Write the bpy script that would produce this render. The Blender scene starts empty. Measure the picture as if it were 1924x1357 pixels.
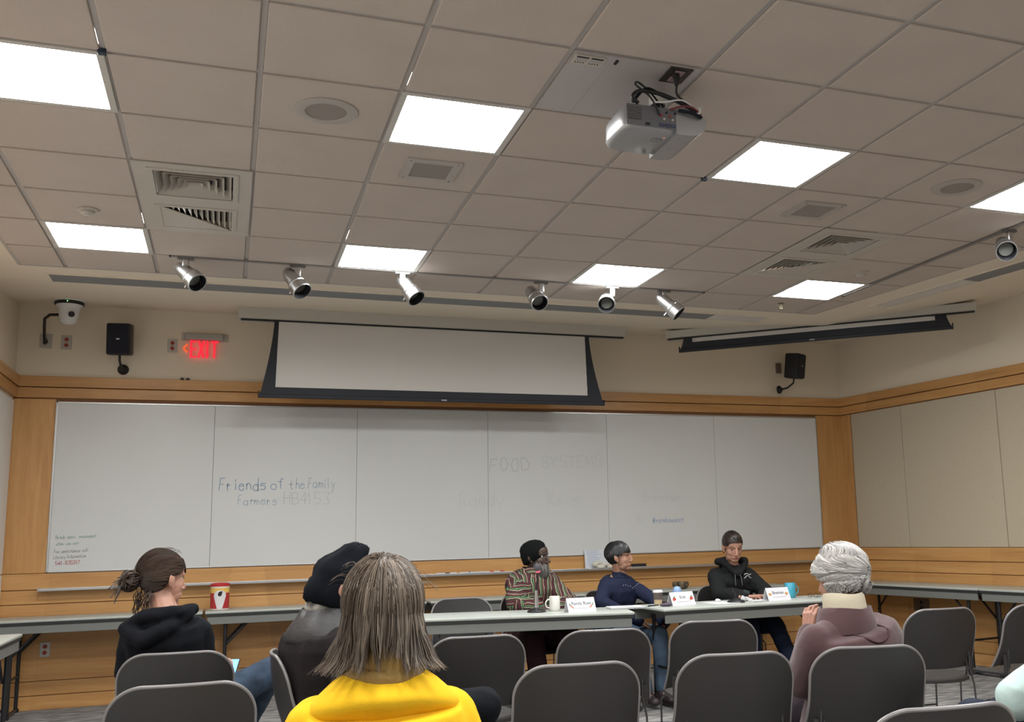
import bpy, math, random
from math import sin, cos, pi, radians, sqrt
from mathutils import Vector, Matrix, noise
V = Vector
SC = bpy.context.scene
COL = SC.collection
random.seed(7)

# ---------------------------------------------------------------- camera
Rv = V((0.9383506, -0.34484289, -0.02411483)); Uv = V((-0.03281371, -0.15829928, 0.98684578)); Fv = V((0.34412411, 0.92521604, 0.1598558))
CAM = V((1.14495811, -3.60637029, 1.36663512))
cd = bpy.data.cameras.new('camera'); cam = bpy.data.objects.new('camera', cd); COL.objects.link(cam)
cam.matrix_world = Matrix(((Rv.x, Uv.x, -Fv.x, CAM.x), (Rv.y, Uv.y, -Fv.y, CAM.y), (Rv.z, Uv.z, -Fv.z, CAM.z), (0, 0, 0, 1)))
cd.sensor_width = 36; cd.sensor_fit = 'HORIZONTAL'; cd.lens = 1850.68092 / 1924 * 36
cd.shift_x = -151.154459 / 1924; cd.shift_y = 26.2474761 / 1924
cd.clip_start = 0.05; cd.clip_end = 100
SC.camera = cam
# ---------------------------------------------------------------- world, exposure
w = bpy.data.worlds.new('world'); SC.world = w; w.use_nodes = True
w.node_tree.nodes['Background'].inputs[0].default_value = (1, 0.95, 0.9, 1)
w.node_tree.nodes['Background'].inputs[1].default_value = 0.02
SC.view_settings.view_transform = 'Standard'; SC.view_settings.look = 'None'
SC.view_settings.gamma = 1; SC.view_settings.use_curve_mapping = False
SC.view_settings.exposure = 1.32
LIGHT = 19.0            # emission of the troffer diffusers
TC = (0.965, 0.985, 0.99)
CZ = 3.365             # ceiling height

# ---------------------------------------------------------------- materials
def srgb(r, g, b):
    f = lambda c: (c / 255 / 12.92) if c <= 10 else ((c / 255 + .055) / 1.055) ** 2.4
    return (f(r), f(g), f(b), 1)
MATS = {}
def mat(name, col, rough=.6, metal=0, var=0, scale=20, bump=0, bscale=60, stretch=(1, 1, 1), emit=None, es=1, spec=.5, trans=0, sheen=0, col2=None, coat=0):
    if name in MATS: return MATS[name]
    m = bpy.data.materials.new(name); m.use_nodes = True; nt = m.node_tree; N = nt.nodes; L = nt.links
    b = N['Principled BSDF']
    if rough >= .75 and spec == .5: spec = .15
    c = tuple(col) if len(col) == 4 else (*col, 1)
    b.inputs['Base Color'].default_value = c; b.inputs['Roughness'].default_value = rough
    b.inputs['Metallic'].default_value = metal; b.inputs['Specular IOR Level'].default_value = spec
    b.inputs['Transmission Weight'].default_value = trans; b.inputs['Coat Weight'].default_value = coat
    if sheen: b.inputs['Sheen Weight'].default_value = sheen
    if emit: b.inputs['Emission Color'].default_value = (*emit[:3], 1); b.inputs['Emission Strength'].default_value = es
    if var or bump or col2:
        tc = N.new('ShaderNodeTexCoord'); mp = N.new('ShaderNodeMapping'); mp.inputs['Scale'].default_value = stretch
        L.new(tc.outputs['Object'], mp.inputs[0])
        if var or col2:
            n = N.new('ShaderNodeTexNoise'); n.inputs['Scale'].default_value = scale; n.inputs['Detail'].default_value = 5
            L.new(mp.outputs[0], n.inputs[0])
            r = N.new('ShaderNodeValToRGB'); r.color_ramp.elements[0].position = .3; r.color_ramp.elements[1].position = .7
            c2 = col2 or tuple(min(1, x * (1 + var)) for x in c[:3]) + (1,)
            r.color_ramp.elements[0].color = c if col2 else tuple(x * (1 - var) for x in c[:3]) + (1,)
            r.color_ramp.elements[1].color = c2
            L.new(n.outputs[0], r.inputs[0]); L.new(r.outputs[0], b.inputs['Base Color'])
        if bump:
            n2 = N.new('ShaderNodeTexNoise'); n2.inputs['Scale'].default_value = bscale; n2.inputs['Detail'].default_value = 4
            L.new(mp.outputs[0], n2.inputs[0]); bp = N.new('ShaderNodeBump'); bp.inputs['Strength'].default_value = bump
            bp.inputs['Distance'].default_value = .01; L.new(n2.outputs[0], bp.inputs['Height']); L.new(bp.outputs[0], b.inputs['Normal'])
    MATS[name] = m
    return m

def wood(name, vertical=False, tint=1.0):
    m = bpy.data.materials.new(name); m.use_nodes = True; nt = m.node_tree; N = nt.nodes; L = nt.links; b = N['Principled BSDF']
    tc = N.new('ShaderNodeTexCoord'); mp = N.new('ShaderNodeMapping')
    mp.inputs['Scale'].default_value = (9, 9, .8) if vertical else (.55, .55, 9)
    L.new(tc.outputs['Object'], mp.inputs[0])
    n = N.new('ShaderNodeTexNoise'); n.inputs['Scale'].default_value = 1.6; n.inputs['Detail'].default_value = 7; n.inputs['Distortion'].default_value = .8
    n2 = N.new('ShaderNodeTexNoise'); n2.inputs['Scale'].default_value = 12; n2.inputs['Detail'].default_value = 3
    L.new(mp.outputs[0], n.inputs[0]); L.new(mp.outputs[0], n2.inputs[0])
    # veneer leaves of slightly different tone
    br = N.new('ShaderNodeTexVoronoi'); br.feature = 'F1'; mp2 = N.new('ShaderNodeMapping'); mp2.inputs['Scale'].default_value = (1.1, 1.1, .35) if not vertical else (4, 4, .3)
    L.new(tc.outputs['Object'], mp2.inputs[0]); L.new(mp2.outputs[0], br.inputs[0]); br.inputs['Scale'].default_value = 1; br.inputs['Randomness'].default_value = .5
    r = N.new('ShaderNodeValToRGB'); e = r.color_ramp.elements
    e[0].position = .25; e[0].color = tuple(x * tint for x in (.42, .195, .062)) + (1,); e[1].position = .75; e[1].color = tuple(x * tint for x in (.64, .36, .14)) + (1,)
    mid = r.color_ramp.elements.new(.5); mid.color = tuple(x * tint for x in (.56, .29, .10)) + (1,)
    mx = N.new('ShaderNodeMixRGB'); mx.inputs[0].default_value = .25; L.new(n.outputs[0], mx.inputs[1]); L.new(n2.outputs[0], mx.inputs[2])
    L.new(mx.outputs[0], r.inputs[0])
    hs = N.new('ShaderNodeHueSaturation'); L.new(r.outputs[0], hs.inputs['Color'])
    mr = N.new('ShaderNodeMapRange'); mr.inputs['To Min'].default_value = .9; mr.inputs['To Max'].default_value = 1.12
    L.new(br.outputs['Color'], mr.inputs[0]); L.new(mr.outputs[0], hs.inputs['Value'])
    L.new(hs.outputs[0], b.inputs['Base Color']); b.inputs['Roughness'].default_value = .38
    return m

def hairmat(name, dark, light, rough=.45, p0=.15, p1=.95):
    m = bpy.data.materials.new(name); m.use_nodes = True; nt = m.node_tree; N = nt.nodes; L = nt.links; b = N['Principled BSDF']
    g = N.new('ShaderNodeNewGeometry'); r = N.new('ShaderNodeValToRGB')
    r.color_ramp.elements[0].position = p0; r.color_ramp.elements[0].color = (*dark, 1); r.color_ramp.elements[1].position = p1; r.color_ramp.elements[1].color = (*light, 1)
    L.new(g.outputs['Random Per Island'], r.inputs[0]); L.new(r.outputs[0], b.inputs['Base Color']); b.inputs['Roughness'].default_value = rough
    b.inputs['Specular IOR Level'].default_value = .35
    return m

def carpetmat():
    m = bpy.data.materials.new('carpet'); m.use_nodes = True; nt = m.node_tree; N = nt.nodes; L = nt.links; b = N['Principled BSDF']
    tc = N.new('ShaderNodeTexCoord'); mp = N.new('ShaderNodeMapping'); mp.inputs['Scale'].default_value = (3, 14, 1); mp.inputs['Rotation'].default_value = (0, 0, .3)
    L.new(tc.outputs['Object'], mp.inputs[0])
    n = N.new('ShaderNodeTexNoise'); n.inputs['Scale'].default_value = 1.7; n.inputs['Detail'].default_value = 8; L.new(mp.outputs[0], n.inputs[0])
    n2 = N.new('ShaderNodeTexNoise'); n2.inputs['Scale'].default_value = 260; L.new(tc.outputs['Object'], n2.inputs[0])
    mx = N.new('ShaderNodeMixRGB'); mx.inputs[0].default_value = .25; L.new(n.outputs[0], mx.inputs[1]); L.new(n2.outputs[0], mx.inputs[2])
    r = N.new('ShaderNodeValToRGB'); r.color_ramp.elements[0].position = .38; r.color_ramp.elements[0].color = (.08, .08, .083, 1)
    r.color_ramp.elements[1].position = .62; r.color_ramp.elements[1].color = (.33, .31, .29, 1)
    L.new(mx.outputs[0], r.inputs[0]); L.new(r.outputs[0], b.inputs['Base Color']); b.inputs['Roughness'].default_value = .95
    bp = N.new('ShaderNodeBump'); bp.inputs['Strength'].default_value = .5; bp.inputs['Distance'].default_value = .004; L.new(n2.outputs[0], bp.inputs['Height']); L.new(bp.outputs[0], b.inputs['Normal'])
    return m

def stripemat():   # patterned woven jacket: runs of maroon, cream, green and black stripes laid in blocks of two directions
    m = bpy.data.materials.new('woven_stripes'); m.use_nodes = True; nt = m.node_tree; N = nt.nodes; L = nt.links; b = N['Principled BSDF']
    tc = N.new('ShaderNodeTexCoord')
    def stripes(axis, sc):
        s = N.new('ShaderNodeSeparateXYZ'); L.new(tc.outputs['Object'], s.inputs[0])
        wv = N.new('ShaderNodeTexNoise'); wv.inputs['Scale'].default_value = 9; L.new(tc.outputs['Object'], wv.inputs[0])
        a = N.new('ShaderNodeMath'); a.operation = 'MULTIPLY_ADD'; L.new(wv.outputs[0], a.inputs[0]); a.inputs[1].default_value = .05; L.new(s.outputs[axis], a.inputs[2])
        k = N.new('ShaderNodeMath'); k.operation = 'MULTIPLY'; L.new(a.outputs[0], k.inputs[0]); k.inputs[1].default_value = sc
        f = N.new('ShaderNodeMath'); f.operation = 'FRACT'; L.new(k.outputs[0], f.inputs[0])
        r = N.new('ShaderNodeValToRGB'); r.color_ramp.interpolation = 'CONSTANT'; cr = r.color_ramp
        st = [(0, (.065, .014, .018)), (.26, (.012, .011, .012)), (.36, (.40, .35, .24)), (.44, (.02, .018, .015)), (.54, (.10, .24, .09)), (.62, (.012, .012, .012)), (.70, (.10, .02, .025)), (.86, (.34, .29, .20)), (.93, (.015, .012, .012))]
        cr.elements[0].position = 0; cr.elements[0].color = (*st[0][1], 1); cr.elements[1].position = st[1][0]; cr.elements[1].color = (*st[1][1], 1)
        for p, c in st[2:]:
            e = cr.elements.new(p); e.color = (*c, 1)
        L.new(f.outputs[0], r.inputs[0]); return r
    r1 = stripes(2, 15); r2 = stripes(0, 15)
    vo = N.new('ShaderNodeTexVoronoi'); vo.distance = 'CHEBYCHEV'; vo.inputs['Scale'].default_value = 7; L.new(tc.outputs['Object'], vo.inputs[0])
    gt = N.new('ShaderNodeMath'); gt.operation = 'GREATER_THAN'; gt.inputs[1].default_value = .62; sp = N.new('ShaderNodeSeparateColor'); L.new(vo.outputs['Color'], sp.inputs[0]); L.new(sp.outputs[0], gt.inputs[0])
    mx = N.new('ShaderNodeMixRGB'); L.new(gt.outputs[0], mx.inputs[0]); L.new(r1.outputs[0], mx.inputs[1]); L.new(r2.outputs[0], mx.inputs[2])
    L.new(mx.outputs[0], b.inputs['Base Color']); b.inputs['Roughness'].default_value = .9
    return m

M_ceil = mat('ceiling_tile', (.54, .465, .41), .9, var=.03, scale=3, bump=.25, bscale=220)
M_grid = mat('ceiling_grid', (.42, .385, .36), .55)
M_plas = mat('plaster', (.74, .65, .52), .85, bump=.05, bscale=90)
M_plasc = mat('plaster_ceiling', (.76, .67, .55), .85, bump=.05, bscale=90)
M_wood = wood('maple', False, .92); M_woodv = wood('maple_upright', True, .92)
M_groove = mat('groove', (.20, .085, .03), .7)
M_board = mat('whiteboard', (.62, .62, .605), .24, var=.015, scale=1.2, spec=.35)
M_alu = mat('brushed_aluminium', (.55, .55, .55), .35, 1)
M_fabric = mat('tack_fabric', (.48, .41, .305), .95, var=.04, scale=60, bump=.3, bscale=400)
M_carpet = carpetmat()
M_white = mat('white_paint', (.72, .71, .68), .5)
M_black = mat('black_plastic', (.007, .007, .009), .5)
M_blackf = mat('black_fabric', (.014, .016, .024), .75)
M_navyb = mat('screen_masking', (.006, .008, .015), .6)
M_screen = mat('screen_vinyl', (.60, .575, .545), .8)
M_silver = mat('silver_metal', (.62, .62, .62), .28, 1)
M_silverp = mat('silver_plastic', (.36, .36, .365), .32, .55)
M_dsteel = mat('dark_steel', (.03, .03, .033), .4, .6)
M_chair = mat('chair_shell', (.025, .0225, .022), .45, var=.04, scale=4, bump=.05, bscale=500)
M_chairrim = mat('chair_rim', (.20, .185, .18), .35)
M_tabletop = mat('table_laminate', (.42, .44, .40), .35, var=.03, scale=8)
M_apron = mat('table_apron', (.17, .175, .163), .5)
M_tgap = mat('table_gap', (.02, .022, .02), .7)
M_red = mat('red_plastic', (.45, .02, .02), .4)
M_rubber = mat('rubber', (.02, .02, .02), .8)

# ---------------------------------------------------------------- mesh building
class MB:
    def __init__(s): s.v = []; s.f = []; s.m = []; s.mi = 0
    def add(s, vs, fs, mi=None):
        o = len(s.v); s.v += [tuple(p) for p in vs]; s.f += [tuple(i + o for i in f) for f in fs]; s.m += [s.mi if mi is None else mi] * len(fs); return s
    def box(s, a, b, M=None, mi=None):
        x0, y0, z0 = a; x1, y1, z1 = b
        vs = [V(p) for p in ((x0, y0, z0), (x1, y0, z0), (x1, y1, z0), (x0, y1, z0), (x0, y0, z1), (x1, y0, z1), (x1, y1, z1), (x0, y1, z1))]
        if M: vs = [M @ p for p in vs]
        return s.add(vs, [(0, 3, 2, 1), (4, 5, 6, 7), (0, 1, 5, 4), (1, 2, 6, 5), (2, 3, 7, 6), (3, 0, 4, 7)], mi)
    def cbox(s, c, size, M=None, mi=None):
        h = V(size) / 2; c = V(c); return s.box(c - h, c + h, M, mi)
    def bbox(s, a, b, r=.01, M=None, mi=None):   # bevelled box: rounded in all three directions
        a = V(a); b = V(b); c = (a + b) / 2; h = (b - a) / 2; r = min(r, min(h) * .999)
        n = 3; vs = []; idx = {}; fs = []
        steps = [-1 + 0 * i for i in range(0)]
        def corner(sx, sy, sz, i, j):
            th = i / n * pi / 2; ph = j / n * pi / 2
            return V((sx * (h.x - r + r * cos(ph) * cos(th)), sy * (h.y - r + r * cos(ph) * sin(th)), sz * (h.z - r + r * sin(ph))))
        # rings: bottom cap to top cap, each ring goes around the four vertical edges
        rings = []
        for sz, js in ((-1, range(n, -1, -1)), (1, range(0, n + 1))):
            for j in js:
                ring = []
                for (sx, sy, rev) in ((1, 1, 0), (-1, 1, 1), (-1, -1, 0), (1, -1, 1)):
                    for i in (range(n, -1, -1) if rev else range(n + 1)): ring.append(corner(sx, sy, sz, i, j))
                rings.append(ring)
        m = len(rings[0])
        for R_ in rings: vs += [c + p for p in R_]
        for k in range(len(rings) - 1):
            for i in range(m): fs.append((k * m + i, k * m + (i + 1) % m, (k + 1) * m + (i + 1) % m, (k + 1) * m + i))
        fs.append(tuple(range(m - 1, -1, -1))); o = (len(rings) - 1) * m; fs.append(tuple(range(o, o + m)))
        if M: vs = [M @ p for p in vs]
        return s.add(vs, fs, mi)
    def tube(s, pts, r, n=8, mi=None, caps=True, ell=None):
        pts = [V(p) for p in pts]; rs = r if isinstance(r, (list, tuple)) else [r] * len(pts)
        vs = []; fs = []; prev = None
        for k, p in enumerate(pts):
            t = (pts[min(k + 1, len(pts) - 1)] - pts[max(k - 1, 0)])
            t = t.normalized() if t.length > 1e-9 else V((0, 0, 1))
            if prev is None:
                a = t.orthogonal().normalized() if abs(t.z) > .99 else t.cross(V((0, 0, 1))).normalized()
            else:
                a = (prev - t * prev.dot(t)); a = a.normalized() if a.length > 1e-6 else t.orthogonal().normalized()
            prev = a; b = t.cross(a)
            e = ell or 1
            for i in range(n):
                an = 2 * pi * i / n; vs.append(p + a * (cos(an) * rs[k]) + b * (sin(an) * rs[k] * e))
        for k in range(len(pts) - 1):
            for i in range(n): fs.append((k * n + i, k * n + (i + 1) % n, (k + 1) * n + (i + 1) % n, (k + 1) * n + i))
        if caps: fs.append(tuple(range(n - 1, -1, -1))); o = (len(pts) - 1) * n; fs.append(tuple(range(o, o + n)))
        return s.add(vs, fs, mi)
    def capsule(s, a, b, ra, rb, n=14, ex=1, exdir=None):
        a = V(a); b = V(b); t = (b - a); L_ = t.length; t = t.normalized() if L_ > 1e-6 else V((0, 0, 1))
        if exdir is None: x = t.orthogonal().normalized()
        else: x = (V(exdir) - t * V(exdir).dot(t)).normalized()
        y = t.cross(x); rings = []
        for k in range(1, 5): an = -pi / 2 + k * pi / 8 - .0; rings.append((a + t * (sin(an) * ra), ra * cos(an)))
        for k in range(1, 4): rings.append((a + (b - a) * k / 4, ra + (rb - ra) * k / 4))
        for k in range(0, 4): an = k * pi / 8; rings.append((b + t * (sin(an) * rb), rb * cos(an)))
        vs = [a - t * ra]; 
        for c, r in rings: vs += [c + x * (cos(2 * pi * i / n) * r * ex) + y * (sin(2 * pi * i / n) * r) for i in range(n)]
        vs.append(b + t * rb); fs = [(0, 1 + (i + 1) % n, 1 + i) for i in range(n)]
        for k in range(len(rings) - 1):
            for i in range(n): fs.append((1 + k * n + i, 1 + k * n + (i + 1) % n, 1 + (k + 1) * n + (i + 1) % n, 1 + (k + 1) * n + i))
        o = 1 + (len(rings) - 1) * n; e = len(vs) - 1; fs += [(o + i, o + (i + 1) % n, e) for i in range(n)]
        return s.add(vs, fs)
    def ell(s, c, r, M=None, n=20, m=12, mi=None):   # ellipsoid
        c = V(c); vs = [V((0, 0, -1))]
        for j in range(1, m):
            ph = -pi / 2 + pi * j / m; vs += [V((cos(ph) * cos(2 * pi * i / n), cos(ph) * sin(2 * pi * i / n), sin(ph))) for i in range(n)]
        vs.append(V((0, 0, 1))); vs = [V((p.x * r[0], p.y * r[1], p.z * r[2])) for p in vs]
        if M: vs = [M @ p for p in vs]
        vs = [c + p for p in vs]; fs = [(0, 1 + (i + 1) % n, 1 + i) for i in range(n)]
        for j in range(m - 2):
            for i in range(n): fs.append((1 + j * n + i, 1 + j * n + (i + 1) % n, 1 + (j + 1) * n + (i + 1) % n, 1 + (j + 1) * n + i))
        o = 1 + (m - 2) * n; e = len(vs) - 1; fs += [(o + i, o + (i + 1) % n, e) for i in range(n)]
        return s.add(vs, fs, mi)
    def loft(s, rings, mi=None, caps=True):
        n = len(rings[0]); vs = [p for R_ in rings for p in R_]; fs = []
        for k in range(len(rings) - 1):
            for i in range(n): fs.append((k * n + i, k * n + (i + 1) % n, (k + 1) * n + (i + 1) % n, (k + 1) * n + i))
        if caps: fs.append(tuple(range(n - 1, -1, -1))); o = (len(rings) - 1) * n; fs.append(tuple(range(o, o + n)))
        return s.add(vs, fs, mi)
    def lathe(s, prof, n=24, M=None, mi=None, caps=True):   # prof: (r, z) up the axis
        rings = [[V((r * cos(2 * pi * i / n), r * sin(2 * pi * i / n), z)) for i in range(n)] for r, z in prof]
        if M: rings = [[M @ p for p in R_] for R_ in rings]
        return s.loft(rings, mi, caps)
    def prism(s, poly, a, b, axis='y', M=None, mi=None):    # poly of 2D points extruded from a to b along axis
        def mk(p, t): return V({'y': (p[0], t, p[1]), 'z': (p[0], p[1], t), 'x': (t, p[0], p[1])}[axis])
        vs = [mk(p, a) for p in poly] + [mk(p, b) for p in poly]; n = len(poly)
        if M: vs = [M @ p for p in vs]
        fs = [tuple(range(n)), tuple(range(2 * n - 1, n - 1, -1))] + [(i, i + n, (i + 1) % n + n, (i + 1) % n) for i in range(n)]
        return s.add(vs, fs, mi)
    def build(s, name, mats, parent=None, smooth=False, loc=None, fix=True):
        me = bpy.data.meshes.new(name); me.from_pydata(s.v, [], s.f)
        for m in (mats if isinstance(mats, (list, tuple)) else [mats]): me.materials.append(m)
        me.polygons.foreach_set('material_index', s.m)
        me.update()
        if fix:
            import bmesh
            bm = bmesh.new(); bm.from_mesh(me); bmesh.ops.recalc_face_normals(bm, faces=bm.faces); bm.to_mesh(me); bm.free()
        if smooth: smoothmesh(me, smooth)
        o = bpy.data.objects.new(name, me); COL.objects.link(o)
        if loc is not None: o.location = loc
        if parent: o.parent = parent
        return o

def smoothmesh(me, deg=35):
    deg = 35 if deg is True else deg
    me.polygons.foreach_set('use_smooth', [True] * len(me.polygons))
    me.set_sharp_from_angle(angle=radians(deg))

def tag(o, label=None, cat=None, group=None, kind=None):
    if label: o['label'] = label
    if cat: o['category'] = cat
    if group: o['group'] = group
    if kind: o['kind'] = kind
    return o
def empty(name, loc, rz=0, label=None, cat=None, group=None):
    o = bpy.data.objects.new(name, None); COL.objects.link(o); o.location = loc; o.rotation_euler = (0, 0, rz); o.empty_display_size = .1
    return tag(o, label, cat, group)
def struct(mb, name, m, smooth=False):
    o = mb.build(name, m, smooth=smooth); o['kind'] = 'structure'; return o
def copy_tree(o, parent=None):
    c = o.copy(); COL.objects.link(c); c.parent = parent
    for ch in list(o.children): copy_tree(ch, c)
    return c
def lookM(d, up=(0, 0, 1)):   # rotation whose local Z points along d
    z = V(d).normalized(); x = V(up).cross(z)
    x = x.normalized() if x.length > 1e-5 else V((1, 0, 0)); y = z.cross(x)
    return Matrix(((x.x, y.x, z.x), (x.y, y.y, z.y), (x.z, y.z, z.z))).to_4x4()
def T(p): return Matrix.Translation(V(p))
def RZ(a): return Matrix.Rotation(a, 4, 'Z')

def remesh(mb, vox, smooth=4, mats=None):
    me = bpy.data.meshes.new('tmp'); me.from_pydata(mb.v, [], mb.f); me.update()
    import bmesh
    bm = bmesh.new(); bm.from_mesh(me); bmesh.ops.recalc_face_normals(bm, faces=bm.faces); bm.to_mesh(me); bm.free()
    o = bpy.data.objects.new('tmp', me); COL.objects.link(o)
    r = o.modifiers.new('r', 'REMESH'); r.mode = 'VOXEL'; r.voxel_size = vox; r.adaptivity = 0
    if smooth:
        s_ = o.modifiers.new('s', 'SMOOTH'); s_.iterations = smooth; s_.factor = .5
    dg = bpy.context.evaluated_depsgraph_get(); dg.update()
    ev = o.evaluated_get(dg); m2 = ev.to_mesh()
    vs = [v.co.copy() for v in m2.vertices]; ns = [v.normal.copy() for v in m2.vertices]; fs = [tuple(p.vertices) for p in m2.polygons]
    ev.to_mesh_clear(); bpy.data.objects.remove(o); bpy.data.meshes.remove(me)
    return vs, ns, fs

# ================================================================ ROOM
YW = 6.284; XL = -.66; XR = 7.954; YB = -7.0; ZT = 3.55
def xr(y): return XR + .121 * (YW - y)
mb = MB().box((XL - .3, YB - .3, -.1), (xr(YB) + .3, YW + .3, 0)); struct(mb, 'floor', M_carpet)
mb = MB().box((XL - .2, YW, 0), (XR + .4, YW + .15, ZT + .25)); struct(mb, 'wall_front', M_plas)
mb = MB().box((XL - .15, YB, 0), (XL, YW, ZT + .25)); struct(mb, 'wall_left', M_plas)
mb = MB().box((XL - .2, YB - .15, 0), (xr(YB) + .3, YB, ZT + .25)); struct(mb, 'wall_back', mat('back_wall_paint', (.85, .82, .76), .8))
mb = MB().prism([(XR, YW), (xr(YB), YB), (xr(YB) + .15, YB), (XR + .15, YW)], 0, ZT + .25, 'z'); struct(mb, 'wall_right', M_plas)
# plaster border of the ceiling, rising towards the walls beyond the slots
G = .6096
def gx(y): return 6.54 + .141 * (2.4 - y)          # right edge of the tile grid
YG = 4.18; XG = -.298
mb = MB()
zc = CZ
def q(*p): mb.add(p, [tuple(range(len(p)))])
S = (6.68, 4.6); S2 = (gx(YB) + .45, YB)
q((XL, YB, zc), (XG, YB, zc), (XG, YG, zc), (XL, 4.6, zc))
q((XL, 4.6, zc), (XG, YG, zc), (gx(YG), YG, zc), (S[0], S[1], zc))
q((gx(YG), YG, zc), (gx(YB), YB, zc), (S2[0], S2[1], zc), (S[0], S[1], zc))
q((XL, 4.6, zc), (S[0], S[1], zc), (XR, YW, ZT), (XL, YW, ZT))
q((S[0], S[1], zc), (S2[0], S2[1], zc), (xr(YB), YB, ZT), (XR, YW, ZT))
mb.box((XL - .2, YB - .2, ZT + .1), (xr(YB) + .3, YW + .2, ZT + .2))  # unseen slab added above the ceiling to keep outside light out
o = mb.build('ceiling', M_plasc, fix=False); o['kind'] = 'structure'

# tile field: each tile a slab hanging 8 mm below the grid
def clip(poly, f):
    out = []
    for i in range(len(poly)):
        a, b = poly[i], poly[(i + 1) % len(poly)]; fa, fb = f(a), f(b)
        if fa >= 0: out.append(a)
        if (fa >= 0) != (fb >= 0): t = fa / (fa - fb); out.append((a[0] + (b[0] - a[0]) * t, a[1] + (b[1] - a[1]) * t))
    return out
special = set()
troffers = [(c, r) for c in (0, 3, 6, 9) for r in (1, 5)] + [(c, r) for c in (0, 3, 6, 9) for r in (-3, -7)]
vents = {(1, 3), (1, 4), (8, 3), (8, 4)}
special |= set(troffers) | vents | {(4, 0)}
mb = MB(); grid = MB(); ins = .0135
for c in range(-1, 15):
    for r in range(-12, 7):
        if (c, r) in special: continue
        x0, x1, y0, y1 = c * G + ins, (c + 1) * G - ins, r * G + ins, (r + 1) * G - ins
        p = [(x0, y0), (x1, y0), (x1, y1), (x0, y1)]
        p = clip(p, lambda a: a[0] - XG); p = clip(p, lambda a: YG - .01 - a[1]) if p else p
        p = clip(p, lambda a: gx(a[1]) - .01 - a[0]) if p else p
        if len(p) < 3: continue
        n = len(p); k = .003
        cx = sum(a[0] for a in p) / n; cy = sum(a[1] for a in p) / n
        pi_ = [(a[0] + (cx - a[0]) * .012, a[1] + (cy - a[1]) * .012) for a in p]
        vs = [(a[0], a[1], CZ + .011) for a in p] + [(a[0], a[1], CZ + .003) for a in p] + [(a[0], a[1], CZ) for a in pi_]
        fs = [(i, (i + 1) % n, (i + 1) % n + n, i + n) for i in range(n)] + [(i + n, (i + 1) % n + n, (i + 1) % n + 2 * n, i + 2 * n) for i in range(n)] + [tuple(range(2 * n, 3 * n))]
        mb.add(vs, fs)
mb.mi = 0
for c in range(0, 15):
    x = c * G
    ya = max(YB, -8); yb = min(YG, 2.4 + (6.54 - x) / .141)
    if yb > ya + .1: grid.box((x - .012, ya, CZ + .009), (x + .012, yb, CZ + .03))
for r in range(-11, 7):
    y = r * G; grid.box((XG, y - .012, CZ + .0095), (gx(y), y + .012, CZ + .03))
for a, b in (((XG - .01, YB), (XG + .012, YG)), ((XG, YG - .02), (gx(YG), YG + .004))): grid.box((*a, CZ - .001), (*b, CZ + .03))
grid.prism([(gx(YB), YB), (gx(YG), YG), (gx(YG) - .02, YG), (gx(YB) - .02, YB)], CZ - .001, CZ + .02, 'z')
o = mb.build('ceiling', M_ceil, fix=False); o['kind'] = 'structure'
struct(grid, 'trim_1', M_grid)

# ---- troffers
M_diff = mat('troffer_diffuser', (.8, .85, .88), .6, emit=TC, es=LIGHT)
M_tfr = mat('troffer_frame', (.55, .52, .48), .45)
M_tend = mat('troffer_end_plate', (.016, .018, .022), .6)  # shade put into the colour: near-black keeps the plate dimmer than the diffuser
def make_troffer():
    o = empty('ceiling_light', (0, 0, CZ))
    h = G / 2; f = MB()
    for a, b in (((-h, -h), (h, -h + .03)), ((-h, h - .03), (h, h)), ((-h, -h + .03), (-h + .03, h - .03)), ((h - .03, -h + .03), (h, h - .03))):
        f.box((*a, -.002), (*b, .02))
    f.box((-h, -h, .10), (h, h, .11)); f.box((-h, -h, .02), (-h + .01, h, .1)); f.box((h - .01, -h, .02), (h, h, .1))
    f.build('frame', M_tfr, o)
    d = MB(); w_ = h - .03; n = 14; vs = []
    for j in (0, 1):
        for i in range(n + 1):
            x = -w_ + 2 * w_ * i / n; vs.append((x, (-w_ if j == 0 else w_), .006 + .07 * (1 - (x / w_) ** 2)))
    d.add(vs, [(i, i + 1, n + 2 + i, n + 1 + i) for i in range(n)])
    d.build('diffuser', M_diff, o, smooth=True, fix=False)
    for s_ in (-1, 1):
        e = MB(); y = s_ * (w_ - .0005); vs = [(-w_ + 2 * w_ * i / n, y, .004 + .072 * (1 - (2 * i / n - 1) ** 2)) for i in range(n + 1)]
        e.add(vs, [tuple(range(n + 1))]); e.build('end_plate', M_tend, o, fix=False)
    return o
tl = {(0, 1): 'large bright square ceiling light cut by the left edge, nearest row', (3, 1): 'bright square ceiling light above the small square grille, left of the projector',
      (6, 1): 'bright square ceiling light just right of the projector', (9, 1): 'bright square ceiling light cut by the right edge of the view',
      (0, 5): 'bright square ceiling light at left just beyond the small round detector', (3, 5): 'bright square ceiling light above the third spotlight from the left',
      (6, 5): 'bright square ceiling light above the right half of the long spotlight track', (9, 5): 'bright square ceiling light in the far right, beside the sprinkler'}
proto = make_troffer(); first = True
for cr in troffers:
    o = proto if first else copy_tree(proto); first = False
    o.location = ((cr[0] + .5) * G, (cr[1] + .5) * G, CZ)
    if cr in tl: tag(o, tl[cr], 'ceiling light', 'square ceiling lights with curved diffusers')
    else: tag(o, 'square ceiling light behind the viewer, over the rear of the room', 'ceiling light', 'square ceiling lights behind the viewer')

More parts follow.
